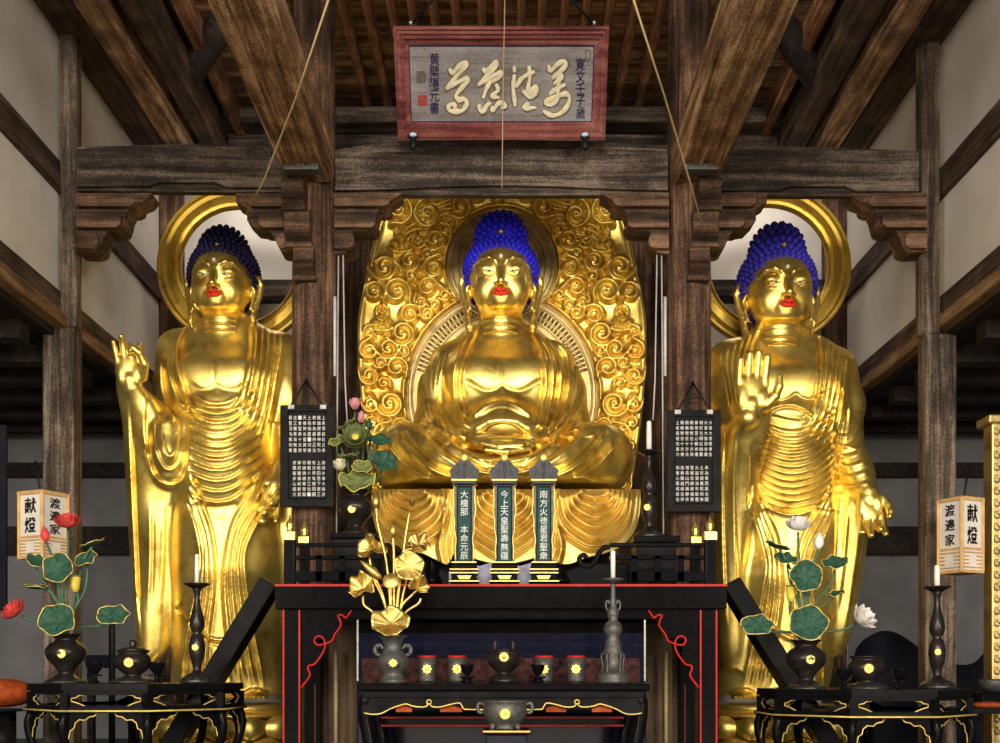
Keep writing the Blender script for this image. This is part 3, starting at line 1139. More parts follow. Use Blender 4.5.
def hand(f, wrist, up, normal, size, bends, spread=.10, thumb=None, side=1, k=1.2, flen=1.0, fw=1.0):
    """palm, four unequal fingers and a thumb; up = finger direction, normal = the way the palm looks, side = thumb side (+1 along up x normal)"""
    u = Vector(up).normalized(); n = Vector(normal); n = (n - u * n.dot(u)).normalized()
    v = u.cross(n) * side
    W = Vector(wrist)
    S = size  # palm length

    def pt(a, b, c): return tuple(W + u * (a * S) + v * (b * S) + n * (c * S))
    # palm
    rot = np.array(Matrix((v, n, u)).transposed())
    f.ell(pt(.50, 0, 0), (.46 * S, .19 * S, .56 * S), 2.0, rot=rot)
    f.ell(pt(.34, .25, .08), (.20 * S, .17 * S, .32 * S), 2.0, rot=rot)
    f.ell(pt(.34, -.24, .06), (.17 * S, .15 * S, .34 * S), 2.0, rot=rot)
    f.cap(pt(-.08, 0, -.05), pt(.2, 0, 0), .24 * S, .27 * S, 2)
    L = [x * flen for x in (.76, .86, .80, .62)]
    R = [x * fw for x in (.108, .112, .106, .092)]
    for i in range(4):
        b = .345 - i * .23
        base = W + u * (.92 * S - abs(b) * .10 * S) + v * (b * S)
        ang = 0
        dirv = (u + v * (b * spread * 4)).normalized()
        bd = bends[i]
        p = base - u * (.10 * S)
        f.cap(tuple(p), tuple(base), R[i] * S * 1.05, R[i] * S * 1.05, k)
        p = base
        for j, frac in enumerate((.44, .31, .25)):
            ang += bd[j]
            dd = dirv * math.cos(ang) + n * math.sin(ang)
            q = p + dd * (L[i] * frac * S)
            f.cap(tuple(p), tuple(q), R[i] * S * (1.03 - .07 * j), R[i] * S * (.98 - .10 * j), k * .4)
            p = q
    t = thumb or [(.22, .36, .10), (.50, .56, .18), (.80, .60, .20), (1.02, .56, .20)]
    f.chain([pt(*q) for q in t], [.15 * S, .135 * S, .12 * S, .09 * S], k)

# ================================================================ the seated Buddha
DC = 7.0
bud = thing('seated_buddha', 'large gold Buddha seated cross-legged with bright blue curls and hands joined in its lap', 'statue', P(502, 492, DC))
f = Field(-132, 142, -135, 50, 172, 452, 1.0)
HA = pu(501, 269, -6); HA[2] = pu(501, 269, -38)[2]; HS = 1.0
# trunk
f.loft([(pu(502, p)[2], 502 - CX, cy, rx, ry) for p, cy, rx, ry in
        ((320, 2, 19, 17), (330, 4, 32, 18), (341, 4, 48, 24), (358, 1, 60, 33), (385, -2, 64, 42), (415, -4, 62, 44), (440, -6, 66, 48), (480, -4, 84, 50), (492, -4, 90, 50))], 3)
for sg in (-1, 1):
    f.ell(pu(502 + sg * 26, 374, -27), (27, 15, 18), 16)
    sh = pu(502 + sg * 52, 366, 2); el = pu(502 + sg * 70, 424, -14); wr = pu(502 + sg * 34, 442, -84)
    f.chain([sh, pu(502 + sg * 63, 392, -2), el], [21, 19, 16], 10)
    f.chain([el, pu(502 + sg * 62, 440, -52), wr], [16, 14, 10], 8)
    # sleeve falling over the thigh
    f.chain([pu(502 + sg * 70, 395, 4), pu(502 + sg * 76, 438, -16), pu(502 + sg * 62, 452, -50)], [9, 13, 12], 8)
    # thigh, knee and shin
    f.chain([pu(502 + sg * 45, 462, -15), pu(502 + sg * 96, 460, -58)], [36, 30], 10)
    f.chain([pu(502 + sg * 96, 462, -62), pu(502 + sg * 60, 474, -92), pu(502, 478, -98)], [28, 22, 20], 8)
    f.ell(pu(502 + sg * 98, 458, -60), (30, 34, 33), 8)
f.ell(pu(502, 425, -40), (40, 26, 26), 10)
f.ell(pu(502, 478, -78), (70, 36, 20), 8)
# hands laid one on the other, thumb tips touching
f.ell(pu(503, 444, -99), (31, 15, 7.0), 2.5)
f.ell(pu(497, 438, -97), (26, 13, 6.0), 2)
for i in range(4):
    f.chain([pu(482, 440 + i * 1.2, -100 - i * 3), pu(500, 441.5 + i * 1.8, -107 - i * 2.6), pu(522, 439 + i * 2.2, -105 - i * 2.6)], [3.2, 3.3, 2.6], 1.0)
    f.chain([pu(530, 446 + i * 1.0, -101 - i * 2.5), pu(507, 449 + i * 1.2, -110 - i * 2), pu(486, 446 + i * 1.4, -108 - i * 2)], [3.2, 3.3, 2.6], 1.0)
for sg in (-1, 1):
    f.chain([pu(503 + sg * 29, 440, -94), pu(503 + sg * 24, 429, -101), pu(503 + sg * 13, 422, -105), pu(503 + sg * 1.5, 420.5, -106)], [6.5, 5, 4.2, 3.4], 1.5)
f.ell(pu(503, 430, -108), (13, 16, 5), 1.5, mode='sub')
head(f, HA, HS)
# cloth and chest carving
r = Relief(365, 645, 300, 500, 2)
c2 = lambda x: 1004 - x
# open robe: bare chest sinks below the robe edges
r.fill([(484, 316), (470, 346), (462, 372), (461, 392), (464, 410), (470, 425), (535, 425), (541, 405), (545, 380), (538, 350), (522, 316)], -3.0, 1.5, sm=4)
r.ledge([(470, 330), (459, 352), (454, 375), (455, 398), (462, 420), (472, 432)], 5, 3.2, flip=1)
r.ledge([(478, 332), (466, 352), (461, 375), (462, 398), (468, 418)], 3.5, 2.0, flip=1)
for i in range(5):
    x = 534 + i * 9
    r.ledge([(530 + i * 7, 330 + i * 2), (543 + i * 8, 355), (545 + i * 8, 385), (541 + i * 7, 415), (535 + i * 6, 436)], 4.5, 2.6, flip=-1)
for i in range(5):
    r.ledge([(447 - i * 6, 345 + i * 5), (440 - i * 5, 372 + i * 3), (438 - i * 3, 400), (446 - i * 2, 432)], 5, 1.9, flip=1)
for i in range(6):   # fan of folds at the elbow
    r.ledge([(585 - i * 3, 385 + i * 6), (578 - i * 3, 412 + i * 3), (556 - i * 2, 434 + i)], 3.6, 2.4, flip=-1)
    r.ledge([(424 + i * 4, 396 + i * 4), (428 + i * 5, 420 + i * 2), (452 + i * 4, 438)], 3.6, 1.8, flip=1)
for i in range(5):
    a = .2 + i * .32
    r.ridge([(550, 438), (550 + 44 * math.cos(a), 441 - 32 * math.sin(a))], 1.8, 1.8)
# chest fold and belly
r.ridge([(468, 382), (484, 391), (495, 390), (502, 386), (510, 390), (522, 391), (538, 382)], 3.0, -1.5)
r.ridge([(502, 362), (502, 385)], 1.6, -.6)
r.ridge([(474, 415), (486, 405), (502, 400), (518, 405), (530, 415)], 2.6, 2.0)
r.ridge([(478, 422), (490, 412), (502, 409), (514, 412), (528, 422)], 2.0, -1.4)
# broad bands of cloth over knees and shins
for k_, pts in enumerate(([(386, 440), (396, 455), (412, 472), (440, 486), (470, 490)], [(396, 430), (408, 447), (428, 466), (458, 480), (490, 484)], [(418, 428), (432, 445), (452, 461), (478, 471), (500, 474)], [(440, 430), (456, 446), (476, 457), (500, 461)])):
    r.ledge(pts, 9, 6.0, flip=1, under=.34)
    r.ledge([(c2(x) - 1, y) for x, y in pts], 9, 6.0, flip=-1, under=.34)
for pts in ([(462, 452), (485, 466), (502, 470), (522, 466), (545, 450)], [(450, 462), (480, 478), (502, 482), (525, 478), (556, 460)]):
    r.ledge(pts, 5, 2.0, flip=1)
gx = (np.arange(r.H.shape[0]) / r.res + r.x0)[:, None]; gy = (np.arange(r.H.shape[1]) / r.res + r.y0)[None, :]
r.H *= np.clip((np.sqrt(((gx - 503) / 36) ** 2 + ((gy - 435) / 17) ** 2) - 1) * 4, 0, 1).astype(np.float32)
f.relief(r, -4, 10)
Z0 = pu(500, 491.5, -40)[2]
zz = f.ax[2][None, None, :]
f.d = np.maximum(f.d, Z0 - zz)
v, q = f.mesh()
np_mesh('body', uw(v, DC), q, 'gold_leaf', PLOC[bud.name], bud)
face_extras(HA, HS, 0, 0, DC, bud, .9)
hair(HA, HS, 0, 0, DC, bud, 'hair_bright', gap=5.4, rad=2.75, top=1.08)
del f

# robe hanging over the front of the seat
r = Relief(366, 648, 484, 574, 2)
bot = crv([(371, 492), (372, 512), (378, 534), (388, 547), (402, 553), (420, 553), (436, 560), (448, 565), (456, 552), (466, 556), (485, 562), (503, 564), (521, 562), (540, 556), (549, 552), (556, 563), (570, 564), (586, 558), (606, 553), (622, 546), (634, 532), (640, 512), (641, 492)], 5)
for cx, w, hh in ((412, 38, 58), (503, 44, 66), (594, 40, 58)):
    for i in range(1, 7):
        t = i / 6
        r.ledge([(cx - w * (.25 + .72 * t), 489), (cx - w * (.2 + .62 * t), 489 + hh * t * .62), (cx - w * .34 * t, 489 + hh * t * .93), (cx, 489 + hh * t), (cx + w * .34 * t, 489 + hh * t * .93), (cx + w * (.2 + .62 * t), 489 + hh * t * .62), (cx + w * (.25 + .72 * t), 489)], 5.5, 4.8, flip=-1, taper=.05)
for cx, sg in ((452, -1), (549, 1)):
    for i in range(4):
        x = cx + (i - 1.5) * 6
        r.ridge([(x, 490), (x - sg * 2, 520), (x + sg * 3, 545), (x - sg * 1, 566)], 2.5, 4.5)
nx, ny = 270, 78
vs, ix = [], -np.ones((nx, ny), int)
bx = np.array([p[0] for p in bot]); by = np.array([p[1] for p in bot])
for i in range(nx):
    px = 371.2 + i * (269.6 / (nx - 1))
    yb = float(np.interp(px, bx, by))
    for j in range(ny):
        t = j / (ny - 1)
        py = 489.5 + (yb - 489.5) * t
        e = (px - 506) / 135.0
        d = 6.40 + .16 * e ** 4 - .03 * t
        hgt = float(r.sample(np.array(px), np.array(py)))
        p = P(px, py, d)
        p.y -= hgt * .0064 * 1.4
        ix[i, j] = len(vs)
        vs.append(p)
fs = [(ix[i, j], ix[i, j + 1], ix[i + 1, j + 1], ix[i + 1, j]) for i in range(nx - 1) for j in range(ny - 1)]
nb = len(vs)
vs2 = vs + [p + Vector((0, .035, 0)) for p in vs]
fs += [tuple(a + nb for a in reversed(q_)) for q_ in fs]
ring = [ix[i, 0] for i in range(nx)] + [ix[nx - 1, j] for j in range(1, ny)] + [ix[i, ny - 1] for i in range(nx - 2, -1, -1)] + [ix[0, j] for j in range(ny - 2, 0, -1)]
fs += [(ring[i], ring[(i + 1) % len(ring)], ring[(i + 1) % len(ring)] + nb, ring[i] + nb) for i in range(len(ring))]
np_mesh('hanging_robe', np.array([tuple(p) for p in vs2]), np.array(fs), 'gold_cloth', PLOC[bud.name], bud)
# seat top under the figure
MB().box((PX(386, 6.5), 6.48, PZ(497, 6.5)), (PX(624, 6.5), 7.32, PZ(493, 6.6)), bev=.01).build('seat_cushion', 'gold_old', bud)

# ================================================================ the carved flaming board behind it
DM = 7.36
man = thing('mandorla', 'tall gilded board carved with swirling clouds and small celestial figures behind the seated Buddha', 'mandorla', P(502, 520, DM))
r = Relief(350, 656, 140, 530, 2)
Lf = [(382, 520), (374, 490), (366, 440), (361, 390), (359, 350), (360, 318), (366, 285), (376, 240), (386, 212), (398, 196), (415, 184), (440, 172), (470, 176), (502, 172)]
outl = [tuple(p) for p in crv(Lf, 6)]
outl = outl + [(1004 - x, y) for x, y in reversed(outl[:-1])]
# flat border rim
r.ridge([(x + 3 if x < 502 else x - 3, y) for x, y in outl], 2.2, 1.8, sm=0)
def circ(cx, cy, rx, ry, a0=0, a1=360, n=60): return [(cx + rx * math.cos(math.radians(a0 + (a1 - a0) * i / n)), cy + ry * math.sin(math.radians(a0 + (a1 - a0) * i / n))) for i in range(n + 1)]
r.ridge(circ(502, 265, 57, 57), 1.6, 3.4, sm=0)
r.ridge(circ(502, 395, 98, 104), 1.8, 3.4, sm=0)
# cloud scrolls in the border
def in_border(x, y, m=0):
    if math.hypot(x - 502, y - 265) < 60 + m: return False
    if math.hypot((x - 502) / 1.0, (y - 395) / 1.06) < 100 + m: return False
    yy = [p[1] for p in outl[:len(Lf) * 6 - 5]]; xx = [p[0] for p in outl[:len(Lf) * 6 - 5]]
    xl = float(np.interp(-y, [-b for b in yy], xx))
    return xl + 4 + m < x < 1004 - xl - 4 - m
R2 = random.Random(5)
seeds = []
figs = [(402, 243), (602, 243), (383, 322), (621, 322)]
for trial in range(6000):
    x, y = R2.uniform(360, 502), R2.uniform(190, 505)
    rad_ = R2.choice((14, 13, 11, 10)) if trial < 3000 else R2.choice((8, 7, 6))
    if not in_border(x, y, rad_ * .62): continue
    if any(math.hypot(x - fx, y - fy) < rad_ + 11 for fx, fy in figs): continue
    if any(math.hypot(x - sx_, y - sy_) < (rad_ + sr) * .84 for sx_, sy_, sr, _ in seeds): continue
    seeds.append((x, y, rad_, R2.random()))
for (x, y, rad_, ph) in seeds:
    for mir in (0, 1):
        X0 = 1004 - x if mir else x
        if mir and abs(x - 502) < 8: continue
        sg = -1 if mir else 1
        a0 = ph * 6.28
        turns = 1.45
        sp = []
        for i in range(34):
            t = i / 33
            a = a0 + turns * 2 * math.pi * t
            rr = rad_ * (.10 + .90 * t ** .8)
            sp.append((X0 + sg * rr * math.cos(a), y + rr * math.sin(a)))
        # tail sweeping off the scroll
        a = a0 + turns * 2 * math.pi
        tx, ty = -math.sin(a), math.cos(a)
        ex, ey = sp[-1]
        for i in range(1, 7):
            q_ = i / 6
            sp.append((ex + sg * (tx * rad_ * 1.1 * q_ + math.cos(a) * rad_ * .5 * q_ * q_), ey + ty * rad_ * 1.1 * q_ - rad_ * .25 * q_))
        r.ridge([(X0, y), (X0 + .1, y)], rad_ * .8, 3.2, sm=0, how='max')
        r.ridge(sp, rad_ * .20 + .4, 6.0, sm=0, taper=.04, how='max')
        r.ridge(circ(X0, y, rad_ * .16, rad_ * .16, n=8), rad_ * .22, 6.5, sm=0, how='max')
# long flowing bands near the top
for mir in (0, 1):
    for i in range(9):
        y0 = 190 + i * 5.5
        pts = [(392 + i * 2, y0 + 22 - i), (415, y0 + 10), (440, y0 + 4 + 3 * math.sin(i)), (462 - i * 1.5, y0 - 2), (480 - i * 3, y0 - 14)]
        pts = [((1004 - x) if mir else x, y) for x, y in pts]
        r.ridge(pts, 1.5, 3.6, taper=.1, how='max')
    # seated celestial figures
    for fx, fy in figs[:1] + figs[2:3]:
        X0 = 1004 - fx if mir else fx
        for (ox, oy, w_, a) in ((0, -8, 3.4, 7), (0, -1, 4.6, 7.5), (-6, 4, 3.2, 6.5), (6, 4, 3.2, 6.5), (0, 5, 4, 6.5)):
            r.ridge([(X0 + ox, fy + oy), (X0 + ox + .1, fy + oy + .1)], w_, a, sm=0, how='max')
        r.ridge(circ(X0, fy + 8, 11, 4, 0, 180, 12), 1.6, 5.0, sm=0, how='max')
        r.ridge(circ(X0, fy - 8, 6, 6, 150, 390, 14), 1.0, 3.5, sm=0, how='max')
        for kx in range(-3, 4):
            r.ridge([(X0 + kx * 3.2, fy + 9), (X0 + kx * 2.4, fy + 13)], 1.5, 4, sm=0, how='max')
# grid mesh clipped to the outline
hl = outl[:len(Lf) * 6 - 5]
yy = np.array([-p[1] for p in hl]); xx = np.array([p[0] for p in hl])
ny, nx = 460, 340
vs, fs = [], []
ys = np.linspace(519, 173, ny)
XL = np.interp(-ys, yy, xx)
U = np.linspace(0, 1, nx)
PXg = XL[:, None] * (1 - U)[None, :] + (1004 - XL)[:, None] * U[None, :]
PYg = np.repeat(ys[:, None], nx, 1)
Hh = r.sample(PXg, PYg)
e = (PXg - 502) / 145.0
back = .07 * e ** 2 + .10 * np.clip((250 - PYg) / 100, 0, 1) ** 2 * -1
Yd = DM + back * 0
yr = Yd - .07 * np.abs(e) ** 2.2 - np.clip((260 - PYg) / 110, 0, 1) ** 2 * .16
Wv = np.stack([(PXg - CX) / F * DM, yr - Hh * .0068 * 1.15, EYE - (PYg - HY) / F * DM], -1).reshape(-1, 3)
Bv = np.stack([(PXg - CX) / F * DM, yr + .04, EYE - (PYg - HY) / F * DM], -1).reshape(-1, 3)
I = np.arange(ny * nx).reshape(ny, nx)
A = np.stack([I[:-1, :-1], I[:-1, 1:], I[1:, 1:], I[1:, :-1]], -1).reshape(-1, 4)
nb = ny * nx
ring = np.concatenate([I[0, :], I[1:, -1], I[-1, -2::-1], I[-2:0:-1, 0]])
S_ = np.stack([ring, ring + nb, np.roll(ring, -1) + nb, np.roll(ring, -1)], -1)
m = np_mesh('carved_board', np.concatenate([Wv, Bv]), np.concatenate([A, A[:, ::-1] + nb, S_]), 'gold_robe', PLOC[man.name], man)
# the plainer, browner discs behind head and body
def disc(name, cx, cy, rx, ry, d, rings, ribs):
    pts = [P(x, y, d) for x, y in circ(cx, cy, rx, ry, 0, 354, 59)]
    o = MB().prism(pts, (0, .05, 0)).build(name, 'gold_old', man)
    for k_ in rings:
        MB().tube(pw_(circ(cx, cy, rx * k_, ry * k_), d), .0085 if k_ > .9 else .0065, 6, cap=False).build('ring', 'gold_old', o)
    if ribs:
        mb = MB()
        for i in range(52):
            a = math.radians(196 + 148 * i / 51)
            mb.tube(pw_([(cx + rx * k_ * math.cos(a), cy + ry * k_ * math.sin(a)) for k_ in (.81, .92)], d), .0105, 5)
        mb.build('ribbed_border', 'gold_old', o)
    return o
def pw_(pts, d): return [P(x, y, d) for x, y in pts]
disc('body_disc', 502, 395, 96, 102, DM - .035, (.985, .94, .79, .73), True)
disc('head_disc', 502, 265, 55.5, 55.5, DM - .065, (.97, .90, .78, .70), False)

# ================================================================ the two standing Buddhas
def ring_halo(name, cx, cy, ro, ri, d, parent):
    mb = MB()
    prof = [(ri, 0), (ri + 2, -3), (ri + 5, -3.5), (ri + 7, -2), ((ri + ro) / 2 + 2, -1.5), (ro - 6, -2), (ro - 4, -4), (ro - 1.5, -4), (ro, -1), (ro, 3), (ri, 3)]
    n = 72
    vs, fs = [], []
    for k in range(n):
        a = 2 * math.pi * k / n
        for (rr, yy) in prof:
            p = P(cx + rr * math.cos(a), cy + rr * math.sin(a), d)
            p.y += yy * d / F
            vs.append(p)
    m = len(prof)
    for k in range(n):
        for j in range(m):
            a, b = k * m + j, k * m + (j + 1) % m
            c, e = ((k + 1) % n) * m + j, ((k + 1) % n) * m + (j + 1) % m
            fs.append((a, b, e, c))
    mb.add(vs, fs, False)
    mb.build(name, 'gold_halo', parent)
    c = P(cx, cy, d)
    MB().bar((c.x, d + .05, EYE + .1), (c.x, d + .05, c.z - ri * d / F), .05, .03).build('halo_stem', 'gold_halo', parent)


def lotus_seat(cx, d, ztop, rad, parent):
    """low gilded lotus pedestal of overlapping petals"""
    c = Vector((PX(cx, d), d + .02, 0))
    mb = MB().lathe([(rad * .80, ztop - .05), (rad * .84, ztop), (rad * .5, ztop + .001)], c, 40)
    mb.build('pedestal_top', 'gold_robe', parent)
    MB().lathe([(rad * .86, ztop - .075), (rad * .88, ztop - .062), (rad * .86, ztop - .05)], c, 60, flute=60, famp=.012).build('beaded_rim', 'gold_robe', parent)
    mb = MB()
    for row, (n, z0, z1, r0, r1) in enumerate(((16, ztop - .20, ztop - .06, rad * .86, rad * .92), (16, ztop - .33, ztop - .19, rad * .95, rad * 1.06))):
        for i in range(n):
            a = 2 * math.pi * (i + .5 * row) / n
            w = math.pi * r1 / n * 1.05
            vs, fs = [], []
            nu, nv = 7, 7
            for u in range(nu):
                for v in range(nv):
                    s = -1 + 2 * u / (nu - 1); t = v / (nv - 1)
                    half = w * math.sqrt(max(0, 1 - (2 * t - .9) ** 2 * .75)) if t < .98 else w * .12
                    bul = (1 - s * s) * .05 + math.sin(t * 2.6) * .03
                    x = s * half; y = (r0 + (r1 - r0) * (1 - t)) + bul
                    vs.append(Vector((c.x + math.cos(a) * y - math.sin(a) * x, c.y + math.sin(a) * y + math.cos(a) * x, z0 + (z1 - z0) * t)))
            for u in range(nu - 1):
                for v in range(nv - 1):
                    q = u * nv + v
                    fs.append((q, q + 1, q + nv + 1, q + nv))
            mb.add(vs, fs, True)
    mb.build('lotus_petals', 'gold_robe', parent)
    MB().lathe([(rad * 1.12, DAIS), (rad * 1.12, DAIS + .05), (rad * .95, DAIS + .08), (rad * .9, ztop - .34), (rad * .86, ztop - .1), (.1, ztop - .06)], c, 40).build('pedestal_base', 'gold_halo', parent)


DSB = 6.9

# ---- left-hand figure of the pair: dark blue hair, hand raised beside the shoulder
b1 = thing('standing_buddha', 'gold standing Buddha with near-black blue curls, one hand raised out beside its shoulder', 'statue', P(228, 740, DSB))
f = Field(-402, -188, -82, 62, -26, 462, 1.0)
H1 = pu(222, 271, -8); H1[2] = pu(222, 272, -38)[2]; S1 = .93
ax = lambda py: pu(226, py)[0]
f.loft([(pu(226, p)[2], ax(p), cy, rx, ry) for p, cy, rx, ry in
        ((312, 2, 18, 17), (322, 4, 32, 17), (334, 4, 51, 22), (350, 2, 62, 29), (377, -1, 60, 38), (405, -3, 54, 40), (435, -3, 48, 40), (470, -5, 49, 42), (505, -3, 54, 42))], 3)
# gown below the waist
f.loft([(pu(226, p)[2], pu(cx, p)[0], cy, rx, ry) for p, cx, cy, rx, ry in
        ((480, 226, -2, 48, 40), (510, 229, -2, 55, 42), (550, 231, -2, 59, 42), (600, 232, 0, 58, 40), (650, 232, 2, 58, 38), (688, 233, 4, 62, 38), (694, 233, 4, 60, 36))], 8)
for px_ in (203, 246):
    f.chain([pu(px_, 510, -18), pu(px_, 570, -22), pu(px_ - 1, 640, -16)], [22, 22, 18], 10)
for sg, cpx in ((-1, 200), (1, 236)):
    f.ell(pu(cpx, 374, -29), (23, 11, 17), 14)
f.ell(pu(217, 470, -30), (32, 18, 36), 10)
f.ell(pu(217, 404, -32), (26, 12, 10), 8)
# raised arm
sh = pu(176, 349, 0)
f.chain([sh, pu(172, 385, 2), pu(166, 425, -6)], [18, 16.5, 15], 8)
f.chain([pu(166, 425, -6), pu(146, 408, -34), pu(133, 388, -48)], [15, 12, 9], 6)
hand(f, pu(131, 386, -50), (-.08, -.05, 1), (.25, -1, 0), 29, [(.3, .9, .9), (.5, 1.1, 1.0), (.12, .25, .3), (.05, .2, .2)], spread=.10, flen=.88, fw=1.15,
     thumb=[(.25, .42, .12), (.6, .52, .38), (.95, .38, .52), (1.1, .2, .55)], side=1)
# long sleeve from the forearm
f.loft([(pu(155, p, -18)[2], pu(cx, p, -18)[0], cy, rx, ry) for p, cx, cy, rx, ry in
        ((388, 132, -42, 7, 8), (400, 138, -38, 13, 12), (430, 152, -26, 25, 18), (480, 158, -18, 30, 20), (530, 156, -14, 27, 18), (580, 155, -12, 22, 16), (620, 152, -12, 18, 14), (650, 150, -12, 14, 11), (662, 147, -12, 8, 8))], 6, pw=2.0)
f.chain([pu(168, 430, -34), pu(168, 455, -36), pu(170, 474, -34)], [14, 16, 12], 6)
# lowered arm, mostly behind the pillar
f.chain([pu(282, 352, 2), pu(290, 395, 4), pu(292, 445, -6)], [19, 18, 16], 8)
f.chain([pu(292, 445, -6), pu(284, 470, -28), pu(276, 486, -40)], [14, 11, 9], 6)
hand(f, pu(274, 488, -42), (-.12, -.1, -1), (-.3, -1, 0), 21, [(.1, .2, .2), (.35, .7, .6), (.1, .15, .15), (.05, .1, .1)], thumb=[(.2, .4, .1), (.55, .5, .35), (.9, .35, .45)], side=-1)
f.loft([(pu(285, p, 0)[2], pu(cx, p, 0)[0], cy, rx, ry) for p, cx, cy, rx, ry in
        ((430, 291, -4, 15, 16), (480, 293, -6, 17, 20), (540, 292, -2, 18, 20), (600, 288, 2, 16, 18), (650, 286, 2, 13, 15), (665, 286, 2, 8, 10))], 6, pw=2.0)
# feet
for px_ in (222, 255):
    f.ell(pu(px_, 697, -32), (12, 22, 8), 3)
    for t in range(5):
        f.ell(pu(px_ - 9 + t * 4.6, 699, -53 - (2 - abs(t - 1.5)) * 1.5), (2.6, 5, 3), .8)
head(f, H1, S1)
r = Relief(110, 310, 300, 705, 2)
# robe edges over the chest
r.fill([(196, 316), (182, 334), (178, 352), (182, 378), (190, 400), (198, 408), (236, 408), (244, 395), (249, 370), (252, 345), (248, 316)], -2.6, 1.4, sm=4)
r.ledge([(184, 328), (177, 345), (177, 365), (184, 388), (192, 404), (206, 411)], 4.5, 2.6, flip=1)
r.ledge([(168, 352), (168, 372), (176, 395), (186, 410)], 4, 2.2, flip=1)
r.ledge([(160, 360), (161, 385), (168, 408), (176, 420)], 4, 2.0, flip=1)
for i in range(6):
    r.ledge([(251 + i * 6, 322 + i * 2), (251 + i * 6, 345), (247 + i * 6, 372), (240 + i * 6, 398 + i * 3), (230 + i * 6, 410 + i * 7)], 4.0, 2.4, flip=-1)
r.ridge([(189, 384), (201, 390), (211, 389), (217, 386), (223, 389), (234, 390), (246, 384)], 2.8, -1.0)
r.ridge([(214, 360), (214, 384)], 1.4, -.5)
r.ridge([(196, 396), (206, 402), (216, 404), (228, 402), (238, 396)], 1.8, 1.2)
# round folds across the waist
for i in range(10):
    y = 410 + i * 9.2 + (i > 5) * (i - 5) * 1.5
    r.ledge([(187, y - 7), (197, y - 2), (213, y + 3), (230, y + 1), (246, y - 9), (258 + i, y - 22)], 3.6, 3.0, flip=1, under=.42, taper=.15)
# skirt: hooked folds falling from both hips
for i in range(4):
    r.ledge([(188 - i * 1.5, 472 + i * 9), (197 - i * 1, 500 + i * 8), (209 - i * 3, 535 + i * 8), (213 - i * 6, 585 + i * 3), (207 - i * 7, 640), (204 - i * 8, 688)], 5.5, 3.2, flip=1, taper=.08, under=.38)
    r.ledge([(266 + i * 4, 462 + i * 10), (251 + i * 3, 494 + i * 8), (233 + i * 4, 525 + i * 8), (224 + i * 7, 580), (228 + i * 9, 640), (234 + i * 10, 688)], 5.5, 3.2, flip=-1, taper=.08, under=.38)
r.ridge([(178, 605), (190, 618), (206, 636), (222, 640), (240, 632)], 2.2, 2.2)
r.ridge([(178, 609), (190, 622), (206, 640), (222, 644), (240, 636)], 1.8, -2.0)
# sleeve lines
for pts in ([(127, 395), (130, 450), (133, 520), (136, 590), (140, 640)], [(146, 392), (144, 420), (146, 450), (153, 474), (166, 484), (180, 482), (187, 468), (189, 440), (189, 408)],
            [(162, 420), (163, 445), (170, 456), (177, 444), (178, 415)], [(155, 410), (154, 442), (163, 466), (174, 468), (182, 452), (184, 412)],
            [(150, 500), (150, 560), (148, 610)], [(164, 500), (163, 560), (160, 615)]):
    r.ledge(pts, 4.5, 2.6, flip=1, taper=.25)
f.relief(r, 2, 10)
v, q = f.mesh()
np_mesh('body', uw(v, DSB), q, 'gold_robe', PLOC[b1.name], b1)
face_extras(H1, S1, 0, 0, DSB, b1, .86)
hair(H1, S1, 0, 0, DSB, b1, 'hair_dark', gap=5.7, rad=2.75, point=1.1, top=.86, hairline=22)
ring_halo('halo', 238, 266, 81, 57, DSB + .42, b1)
lotus_seat(236, DSB, PZ(704, DSB), .50, b1)
del f

# ---- right-hand figure: bright blue hair, open palm before the chest
b2 = thing('standing_buddha', 'gold standing Buddha with bright blue pointed curls, one open palm held before its chest', 'statue', P(778, 740, DSB))
f = Field(170, 408, -116, 62, -26, 462, 1.0)
H2 = pu(779, 279, -8); H2[2] = pu(779, 281, -38)[2]; S2 = 1.02
f.loft([(pu(781, p)[2], pu(781, p)[0], cy, rx, ry) for p, cy, rx, ry in
        ((322, 2, 19, 17), (333, 4, 35, 17), (344, 4, 53, 23), (360, 2, 62, 30), (386, -1, 62, 39), (412, -3, 57, 41), (440, -3, 50, 41), (475, -5, 49, 44), (510, -3, 54, 43))], 3)
f.loft([(pu(780, p)[2], pu(cx, p)[0], cy, rx, ry) for p, cx, cy, rx, ry in
        ((485, 780, -2, 48, 41), (515, 779, -2, 56, 42), (555, 779, -2, 60, 42), (605, 778, 0, 60, 40), (655, 774, 2, 58, 38), (688, 770, 4, 58, 38), (694, 770, 4, 56, 36))], 8)
for px_ in (762, 803):
    f.chain([pu(px_, 515, -20), pu(px_, 575, -24), pu(px_, 640, -18)], [22, 22, 18], 10)
for cpx in (772, 810):
    f.ell(pu(cpx, 382, -30), (23, 11, 17), 14)
f.ell(pu(794, 472, -32), (32, 18, 36), 10)
f.ell(pu(792, 414, -34), (26, 12, 10), 8)
